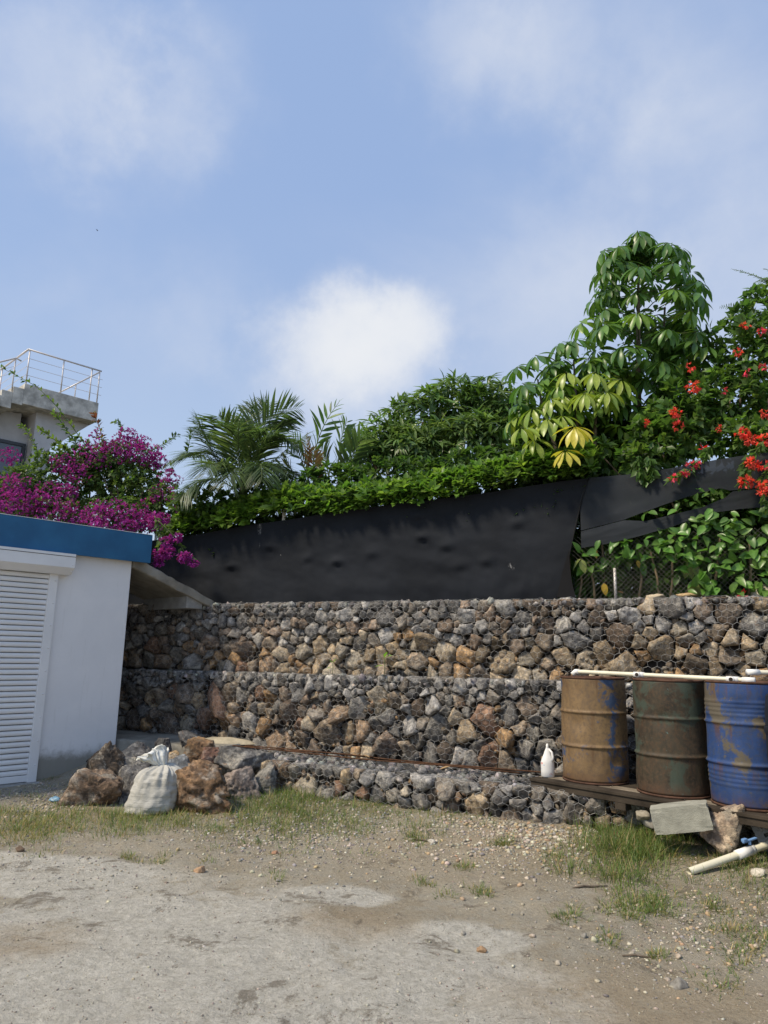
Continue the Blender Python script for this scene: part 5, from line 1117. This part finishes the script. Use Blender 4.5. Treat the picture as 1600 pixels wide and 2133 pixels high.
MB().lathe([(.25, .0), (.258, .01), (.258, .05), (.25, .06)], bc+UP*.25, 40).build('band', BLKP, kb, True)
MB().lathe([(.25, .0), (.257, .01), (.257, .05), (.25, .06)], bc+UP*.62, 40).build('band', BLKP, kb, True)
tag(MB().box(bc-UP*.17, PD, PQ, UP, .16, .16, .17, .01).build('timber_block', WOOD), 'dark timber block under the black plastic barrel', 'timber')

# water pipe on the drums
def pipe(label, pts, r_, fittings, group=None):
    root = thing('pvc_pipe', label, 'pipe', np.asarray(pts[0], float), group)
    MB().tube(pts, r_, 12, False).build('tube', PVC, root, True); a, b_ = np.asarray(pts[0], float), np.asarray(pts[-1], float); d = (b_-a)/np.linalg.norm(b_-a)
    mbi = MB().tube([a, b_], r_*.8, 12, False); mbi.build('bore', PVC, root, True)
    for f_, kind_, dv in fittings:
        c = a+(b_-a)*f_; fo_ = MB().tube([c-d*r_*2.6, c+d*r_*2.6], r_*1.32, 14).build('tee' if kind_ == 'tee' else kind_, PVCW, root, True)
        if kind_ == 'tee':
            dv = np.asarray(dv, float)-d*(np.asarray(dv, float) @ d); dv /= np.linalg.norm(dv)
            MB().tube([c+dv*r_*.6, c+dv*r_*2.6], r_*1.30, 14).build('tee_mouth', PVCW, fo_, True); MB().tube([c+dv*r_*2.55, c+dv*r_*2.64], r_*.92, 14).build('tee_bore_shade', DARK, fo_)  # dark disc stands in for the shaded hollow of the mouth
    return root
zt = PZ+.985
pA, pB = at(1206, 1399, 7.02), at(1566, 1421, 5.98); pA[2] = max(pA[2], zt+.012); pB[2] = zt+.012
pp_ = pipe('long cream pipe lying across the tops of the three drums', [pA, pB], .0185, [(.385, 'tee', PQ), (.905, 'tee', PQ), (.985, 'coupling', None)], 'cream pipes')
el = MB().tube([pA, pA-PD*.035, pA-PD*.06-UP*.03+PQ*.02], .0245, 12).build('elbow', PVCW, pp_, True)
q0 = at(1562, 1413, 6.06); q0[2] = zt+.075; pipe('second pipe end sticking out above the black barrel', [q0, q0+np.array([.62, .06, .0])], .0195, [(.05, 'coupling', None)], 'cream pipes')
g0 = on_ground(1437, 1837); g0[2] = gz(g0[0], g0[1])+.022; g1 = at(1625, 1750, 5.92)
gp_ = pipe('cream pipe with blue valve lying on the ground among grass', [g0, g1], .027, [(.59, 'coupling', None)], 'cream pipes')
gd_ = (g1-g0)/np.linalg.norm(g1-g0); gm = g0+(g1-g0)*.66
BLUEP = m_plain('blue_plastic', (.16, .30, .55), .4, .4, .1, 9)
vb = MB().tube([gm-gd_*.035, gm+gd_*.035], .035, 14).build('valve', PVCW, gp_, True)
gm = gm+UP*.012; MB().box(gm+UP*.062, gd_, np.cross(UP, gd_), UP, .065, .012, .007, .004).tube([gm+UP*.03, gm+UP*.065], .012, 8).box(gm+UP*.075-gd_*.05, gd_, np.cross(UP, gd_), UP, .018, .016, .010, .003).build('valve_handle', BLUEP, vb)

# bleach jug
jc = pc-PD*1.10+PQ*.20+UP*PZ
jug = thing('jug', 'small white plastic jug with pointed spout standing by the ochre drum', 'bottle', jc)
t = MT('jug_white', .4, .4); p = t.coord('Object'); c = t.mix(t.rng(t.noise(p, 12, 4, .6), .6, .64, 0, .8), (.74, .73, .70), (.62, .14, .10)); c = t.mix(t.rng(t.noise(p, 17, 4, .6), .63, .67, 0, .8), c, (.12, .30, .55))
zc = t.sep(p)[2]; t.base(t.mix(t.rng(zc, .135, .14), t.mix(t.rng(zc, .02, .03), (.74, .73, .70), c), (.76, .75, .72))); JW = t.m
V, F = loft([(r, r*.72, 0) for r in (.058, .066, .066, .066, .064, .058, .047, .036, .028, .021, .015, .010)], 24, [jc+PD*(-.0+.012*h*0)+UP*z for h, z in zip(range(12), (0, .008, .06, .12, .145, .165, .19, .215, .24, .255, .27, .285))], 1, .002, 0); add('jug_body', V, F, JW, jug, None, True, jc)
MB().tube([jc+PD*.018+UP*.262, jc+PD*.050+UP*.235, jc+PD*.062+UP*.19, jc+PD*.055+UP*.15], [.010, .011, .012, .012], 8).build('handle', JW, jug, True)
MB().lathe([(.013, .278), (.013, .298), (.004, .312), (0, .313)], jc, 12).build('spout_cap', PVCW, jug, True)

# ------------------------------------------------------------------ rubble at the right
GRAINC = m_plain('grainy_block_concrete', (.33, .325, .27), .95, .1, .22, 9, .9, 120)
cb_ = at(1419, 1702, 6.05); ra = math.radians(-22); bx1 = _r0*math.cos(ra)+np.array([0, math.sin(ra), 0]); tl = math.radians(11)
ax1 = bx1*math.cos(tl)+UP*math.sin(tl); az1 = UP*math.cos(tl)-bx1*math.sin(tl); ay1 = np.cross(az1, ax1)
bm = bmesh.new(); bmesh.ops.create_cube(bm, size=2); bmesh.ops.subdivide_edges(bm, edges=list(bm.edges), cuts=11, use_grid_fill=True); bm.verts.index_update(); V = np.array([v.co[:] for v in bm.verts]); F = [[v.index for v in f.verts] for f in bm.faces]; bm.free()
V = V*(1-.035*(np.abs(V).min(1)[:, None] > .8)); loc_ = V*np.array([.215, .10, .098]); loc_ = loc_+.006*np.stack([fbm(loc_*14+s*4, 4, s) for s in range(3)], -1)
tag(add('concrete_block', cb_+loc_ @ np.stack([ax1, ay1, az1]), F, GRAINC, None, None, False), 'tilted solid grey concrete block in the grass under the pallet', 'block')
rocky2 = rocky('upright cream and brown rock between two concrete blocks', 1504, 1725, 84, 92, 5.98, [(.30, .23, .18), (.56, .47, .34), (.62, .55, .42)], 633, .8, 60); rocky2['group'] = 'rubble under the pallet'
# hollow block with two slots
hc = at(1628, 1728, 5.98); ra = math.radians(24); hx = _r0*math.cos(ra)-UP*0+np.array([0, -math.sin(ra)*.5, 0]); hx = (_r0*.80+UP*.34-np.array([0, 1, 0])*.3); hx /= np.linalg.norm(hx); hn = np.array([-.35, -.80, .50]); hn -= hx*(hn @ hx); hn /= np.linalg.norm(hn); hz_ = np.cross(hx, hn)
if hz_[2] < 0: hz_ = -hz_
hbk = thing('hollow_block', 'pale hollow concrete block with slots, tipped in the rubble', 'block', hc-UP*.12)
mb = MB()
for a0, a1, c0_, c1 in ((-.20, .20, .05, .095), (-.20, .20, -.095, -.05), (-.20, -.14, -.05, .05), (.14, .20, -.05, .05), (-.03, .03, -.05, .05), (-.14, -.03, -.02, .02), (.03, .14, -.02, .02)):
    mb.box(hc+hx*(a0+a1)/2+hz_*(c0_+c1)/2, hx, hn, hz_, (a1-a0)/2-.0006, .095, (c1-c0_)/2-.0006)
mb.build('block_body', m_plain('pale_block', (.40, .39, .36), .95, .1, .15, 10, .8, 110), hbk); MB().box(hc+hn*.02, hx, hn, hz_, .19, .02, .085).build('block_web', GRAINC, hbk)
rg = np.random.default_rng(77)
def cobble(name, label, cat, p, size, col, seed, group=None):
    V, F = boulder(size, seed, 3, 10, .6); return tag(add(name, V+p, F, PEBBLE, None, np.clip(np.tile(col, (len(V), 1))*(1+.25*fbm(V*22, 3, 2))[:, None], 0, 1), False), label, cat, group)
for k, (x, y, w, col) in enumerate(((1560, 1715, 40, (.22, .20, .17)), (1545, 1700, 34, (.30, .27, .22)), (1585, 1700, 36, (.18, .18, .175)), (1535, 1750, 30, (.2, .19, .17)), (1570, 1755, 30, (.24, .23, .2)), (1515, 1690, 34, (.16, .16, .15)), (1470, 1690, 36, (.2, .19, .165)), (1590, 1760, 34, (.15, .15, .15)), (1355, 1712, 30, (.26, .25, .22)), (1340, 1700, 26, (.28, .25, .19)))):
    p = on_ground(x, y, .16); p = at(x, y, 6.3); cobble('rubble_stone', ('dark grey' if sum(col) < .52 else 'brown-grey' if sum(col) < .66 else 'pale tan')+' rubble stone heaped under the overhanging pallet', 'stone', p, np.array([w, w*.9, w*.75])*6.3/F_PX, np.array(col), 700+k, 'rubble under the pallet')
for x, y, w, h, Y, col, lab in ((1590, 1236, 52, 34, 7.55, (.42, .38, .33), 'pale rock on the wall top below the coral flowers'), (1440, 1238, 62, 16, 7.9, (.42, .31, .18), 'flat ochre stone on the wall top under the hibiscus'), (1368, 1243, 44, 12, 8.0, (.45, .38, .28), 'flat cream stone on the wall top by a hibiscus stem')):
    p = at(x, y, Y); p[2] = max(p[2], 2.24+h*Y/F_PX*.35); cobble('wall_top_stone', lab, 'stone', p, np.array([w, w*.7, h])*Y/F_PX, np.array(col), int(x))

# ------------------------------------------------------------------ small loose things on the yard
LIMEST = [(.42, .37, .29), (.36, .32, .25), (.47, .43, .36), (.30, .27, .22), (.25, .24, .23), (.38, .28, .18)]
rg = np.random.default_rng(88)
special = [(415, 1812, 22, (.36, .24, .15), 'pinkish clod of stone alone on the grey gravel'), (573, 1776, 14, (.34, .20, .13), 'small reddish stone at the edge of the grass'), (1003, 1973, 20, (.30, .20, .12), 'small brown stone on the pale cement smear'), (1582, 1848, 28, (.50, .46, .38), 'pale squarish stone beside the ground pipe'), (900, 1760, 18, (.45, .42, .36), 'pale flat stone beside the dry stick'), (1415, 2050, 34, (.20, .19, .17), 'dark grey flat stone half sunk in the dirt'), (40, 1780, 20, (.14, .10, .07), 'dark brown clod near the shutter side grass')]
ymesh = []
for k, (x, y, w, col, lab) in enumerate(special):
    p = on_ground(x, y); s_ = w*p[1]/F_PX; p[2] = gz(p[0], p[1])+s_*.18; cobble('stone', lab, 'stone', p, np.array([s_, s_*.8, s_*.6]), np.array(col), 740+k)
stone_me = []
for k in range(12):
    V, F = boulder((1, .8, .62), 760+k, 2, 9, .7); stone_me.append(mesh('stone', V, F, PEBBLE, np.tile(np.clip(pick(LIMEST, 1, rg, .2)[0], 0, 1), (len(V), 1))))
cnt = 0
while cnt < 150:
    if cnt < 95: x, y = rg.normal(1130, 110), rg.normal(1745, 42)
    elif cnt < 120: x, y = rg.uniform(300, 1000), rg.uniform(1730, 1840)
    else: x, y = rg.uniform(950, 1600), rg.uniform(1820, 2000)
    if y < 1690 or x > 1600: continue
    p = on_ground(x, y); 
    if (p-W0) @ WN > -1.1: continue
    s_ = rg.uniform(.022, .05); p[2] = gz(p[0], p[1])+s_*.17
    o = link('stone', stone_me[rg.integers(12)], None, p, Matrix.Rotation(rg.uniform(0, 6.28), 4, 'Z') @ Matrix.Scale(s_, 4)); tag(o, ('small pale limestone piece in the gravel strip below the low gabion' if cnt < 95 else 'small pale limestone piece on bare grit beyond the boulder grass' if cnt < 120 else 'small pale limestone piece on the dirt around the ground pipe'), 'stone', 'loose limestone pieces on the yard'); cnt += 1
# gravel: thousands of chips
T_ = []
for k in range(5):
    V, F = ico(1); n_ = rand_dirs(8, rg); D = V @ n_.T; r_ = np.where(D > .05, rg.uniform(.6, 1, 8)/np.maximum(D, .05), 9).min(1); T_.append((V*np.minimum(r_, 1.2)[:, None], F))
parts = []
def gravel(n, fx, fy, smin, smax, pal):
    x = fx(n); y = fy(n); P = np.array([on_ground(a, b_) for a, b_ in zip(x, y)]); k = ((P-W0) @ WN < -1.02) & ((P-S0) @ FN > .1); P = P[k]; m_ = len(P); s_ = smin*(smax/smin)**(rg.random(m_)**2.2)
    P[:, 2] = gheight(P[:, 0], P[:, 1])+s_*.15; sc = s_[:, None]*rg.uniform(.6, 1.2, (m_, 3)); sc[:, 2] *= .6; col = pick(pal, m_, rg, .25); idx_ = rg.integers(0, 5, m_)
    for t in range(5):
        q = idx_ == t
        if q.any(): a = rg.uniform(0, 6.28, q.sum()); R = np.stack([np.stack([np.cos(a), -np.sin(a), a*0], -1), np.stack([np.sin(a), np.cos(a), a*0], -1), np.stack([a*0, a*0, a*0+1], -1)], 1); parts.append(batch(T_[t], R, P[q], sc[q], col[q]))
G2 = LIMEST[:4]+[(.20, .19, .18), (.27, .26, .25)]
gravel(3200, lambda n: rg.normal(1120, 120, n), lambda n: rg.normal(1738, 40, n), .008, .028, LIMEST)
gravel(3000, lambda n: rg.uniform(-60, 1660, n), lambda n: rg.normal(1770, 50, n), .005, .015, G2)
gravel(3000, lambda n: rg.uniform(-60, 1660, n), lambda n: rg.uniform(1700, 2140, n), .003, .010, [(.34, .31, .26), (.40, .37, .32), (.30, .27, .22), (.25, .23, .2)])
gravel(2600, lambda n: rg.normal(650, 160, n), lambda n: rg.normal(1720, 32, n), .007, .022, G2+[(.45, .43, .4)])
gravel(1200, lambda n: rg.normal(90, 60, n), lambda n: rg.normal(1660, 22, n), .008, .022, G2)
gravel(1500, lambda n: rg.normal(1480, 150, n), lambda n: rg.normal(1915, 70, n), .005, .018, LIMEST)
V, F, C = join(parts); tag(add('gravel', V, F, PEBBLE, None, C, False, (0, 6, 0)), 'pale limestone gravel scattered over the yard', None, None, 'stuff')

# grass
def blade(bend, seg=4):
    V = []; F = []
    for i in range(seg+1):
        t = i/seg; w = .5*(1-t)**.7+.02; V += [(-w, bend*t*t, t*(1-.25*bend*t)), (w, bend*t*t, t*(1-.25*bend*t))]
    return np.array(V, float), np.array([(2*i, 2*i+1, 2*i+3, 2*i+2) for i in range(seg)])
BT = [blade(b_) for b_ in (.15, .4, .7, 1.0)]
GRN = [(.08, .145, .03), (.105, .17, .04), (.065, .125, .028), (.14, .195, .05)]; DRY = [(.30, .25, .12), (.24, .21, .09), (.34, .29, .16)]
gparts = []
def grass(n, cx, cy, sx, sy, lo, hi, dry, clump=.9):
    nc = max(3, n//26); px = rg.normal(cx, sx, nc); py = rg.normal(cy, sy, nc); k = rg.integers(0, nc, n); C0 = np.array([on_ground(a, min(max(b_, 1625), 2120)) for a, b_ in zip(px, py)])
    P = C0[k]+np.column_stack([rg.normal(0, .05, n), rg.normal(0, .05, n), np.zeros(n)])*clump; q = ((P-W0) @ WN < -.98) & ((P-S0) @ FN > .03); P = P[q]; m_ = len(P); k = k[q]
    P[:, 2] = gheight(P[:, 0], P[:, 1])-.004; hgt = rg.uniform(lo, hi, m_)*rg.uniform(.6, 1.15, nc)[k]; out = P[:, :2]-C0[k][:, :2]; a = np.arctan2(out[:, 1], out[:, 0])+rg.normal(0, .8, m_)
    lean = rg.uniform(0, .8, m_); R = np.zeros((m_, 3, 3)); ca, sa, cl_, sl_ = np.cos(a), np.sin(a), np.cos(lean), np.sin(lean)
    R[:, :, 0] = np.stack([-sa, ca, 0*a], -1); R[:, :, 1] = np.stack([ca*cl_, sa*cl_, -sl_], -1); R[:, :, 2] = np.stack([ca*sl_, sa*sl_, cl_], -1)
    col = np.where((rg.random(m_) < dry)[:, None], pick(DRY, m_, rg), pick(GRN, m_, rg)); w = rg.uniform(.0035, .0065, m_); t_i = rg.integers(0, 4, m_)
    for t in range(4):
        z = t_i == t
        if z.any(): gparts.append(batch(BT[t], R[z], P[z], np.column_stack([w[z], hgt[z], hgt[z]]), col[z]))
grass(4300, 280, 1708, 190, 18, .04, .14, .3, 1.6); grass(2000, 60, 1725, 60, 24, .03, .10, .5, 1.6); grass(3600, 600, 1682, 75, 28, .05, .17, .15, 1.5); grass(2200, 700, 1722, 120, 28, .03, .10, .3, 1.8); grass(1300, 830, 1700, 70, 26, .04, .12, .2, 1.6); grass(700, 960, 1710, 60, 16, .03, .09, .35, 1.6)
grass(4600, 1325, 1775, 58, 36, .07, .23, .16, 1.6); grass(1900, 1420, 1750, 50, 28, .05, .17, .16, 1.6); grass(1300, 1560, 1830, 55, 26, .04, .13, .3, 1.6); grass(1300, 1340, 1890, 45, 14, .03, .08, .25); grass(1000, 1560, 1950, 50, 50, .03, .08, .35)
for x, y, n in ((1185, 1905, 160), (1005, 1855, 140), (880, 1835, 120), (965, 1808, 110), (265, 1788, 120), (335, 1790, 90), (1050, 1770, 260), (1160, 1790, 160), (580, 1830, 60), (1265, 1950, 110), (1370, 1985, 120), (1480, 1890, 160), (860, 1750, 200), (920, 1870, 60), (1320, 1910, 120), (430, 1790, 50)): grass(n, x, y, 9, 4, .03, .08, .3, .7)
grass(420, 470, 1660, 40, 10, .08, .18, .1); grass(500, 310, 1695, 60, 6, .06, .14, .3); grass(260, 110, 1640, 40, 6, .03, .08, .5); grass(260, 900, 1672, 90, 6, .05, .14, .2); grass(300, 700, 1650, 60, 6, .08, .16, .1)
V, F, C = join(gparts); tag(add('grass', V, F, BLADE, None, C, True, (0, 7, 0)), 'tufts of green and dry grass over the yard', None, None, 'stuff')
# sticks, dry leaves, seedlings
def stick(label, x, y, L, a, r_=.008):
    p = on_ground(x, y); p[2] = gz(p[0], p[1])+r_; d = np.array([math.cos(a), math.sin(a), 0])*L/2; tag(MB().tube([p-d, p-d*.3+np.array([0, .01, .004]), p+d*.3, p+d+np.array([.01, -.01, .003])], [r_*.6, r_, r_*.9, r_*.4], 6).build('stick', BARK, None, True), label, 'stick')
stick('dry brown stick on the gravel below the low gabion', 885, 1755, .22, -.5); stick('dark stick lying at the edge of the big grass tuft', 1228, 1848, .26, .25); stick('thin dark twig on the dirt past the pipe', 1335, 1985, .2, -.1, .006)
DL = leaf_template(.4, 3, .3, -.2, .5)
for k, (u_, o_, z_) in enumerate(((-.35, -.05, 1.338), (-.1, -.06, 1.338), (.35, -.05, 1.34), (.6, -.6, .40), (.9, -.55, .40), (-1.2, -.35, .40), (-.2, -.7, .40), (1.6, .05, 2.26))):
    V, F = DL; a = rg.uniform(0, 6.28); s_ = rg.uniform(.09, .16); R = np.array(Matrix.Rotation(a, 3, 'Z')); o = add('dry_leaf', (V*s_) @ R.T+wp(u_, o_, z_+.02), F, m_col('dry_leaf') if k == 0 else bpy.data.materials['dry_leaf'], None, np.tile((.34, .23, .12), (len(V), 1)), True); tag(o, 'curled tan dead leaf lying on a gabion ledge', 'leaf', 'dead leaves on the gabion ledges')
for x, y, s_, lab in ((800, 1385, .11, 'green seedling with two round leaves growing from a gabion ledge'), (692, 1388, .07, 'tiny weed on the same ledge, further from the drums')):
    b_ = on_wall(x, y+17, .06); b_[2] = 1.315; sd = thing('seedling', lab, 'plant', b_); tp = b_+UP*s_*2.0; MB().tube([b_, (b_+tp)/2+WU*.01, tp], .004, 5).build('stem', TWIG, sd, True)
    V, F, C = sprays(np.array([tp, tp, b_*.4+tp*.6]), np.array([[-.2, -.6, .6], [.3, -.5, .6], [-.6, -.5, .2]]), 1, L_SM, (s_, s_*1.2), [(.14, .28, .05)], .5, 0, rg, .1); add('leaves', V, F, LEAF, sd, C, True)
# bird far up
bd = thing('bird', 'tiny dark bird flying high in the open sky', 'bird', at(203, 480, 60)); c = at(203, 480, 60)
V, F = ico(2); add('body', V*np.array([.08, .025, .025])+c, F, BLKP, bd, None, True)
for sg in (-1, 1): add('wing', np.array([(0.05, 0, 0), (-.06, 0, 0), (-.12, sg*.22, .09), (-.16, sg*.36, .03), (.0, sg*.2, .10), (0.05, 0, .012), (-.06, 0, .012), (-.12, sg*.22, .1), (-.16, sg*.36, .04), (.0, sg*.2, .11)])*.5+c, [(0, 1, 2, 3, 4), (9, 8, 7, 6, 5), (0, 4, 9, 5), (4, 3, 8, 9), (3, 2, 7, 8), (2, 1, 6, 7)], BLKP, bd)
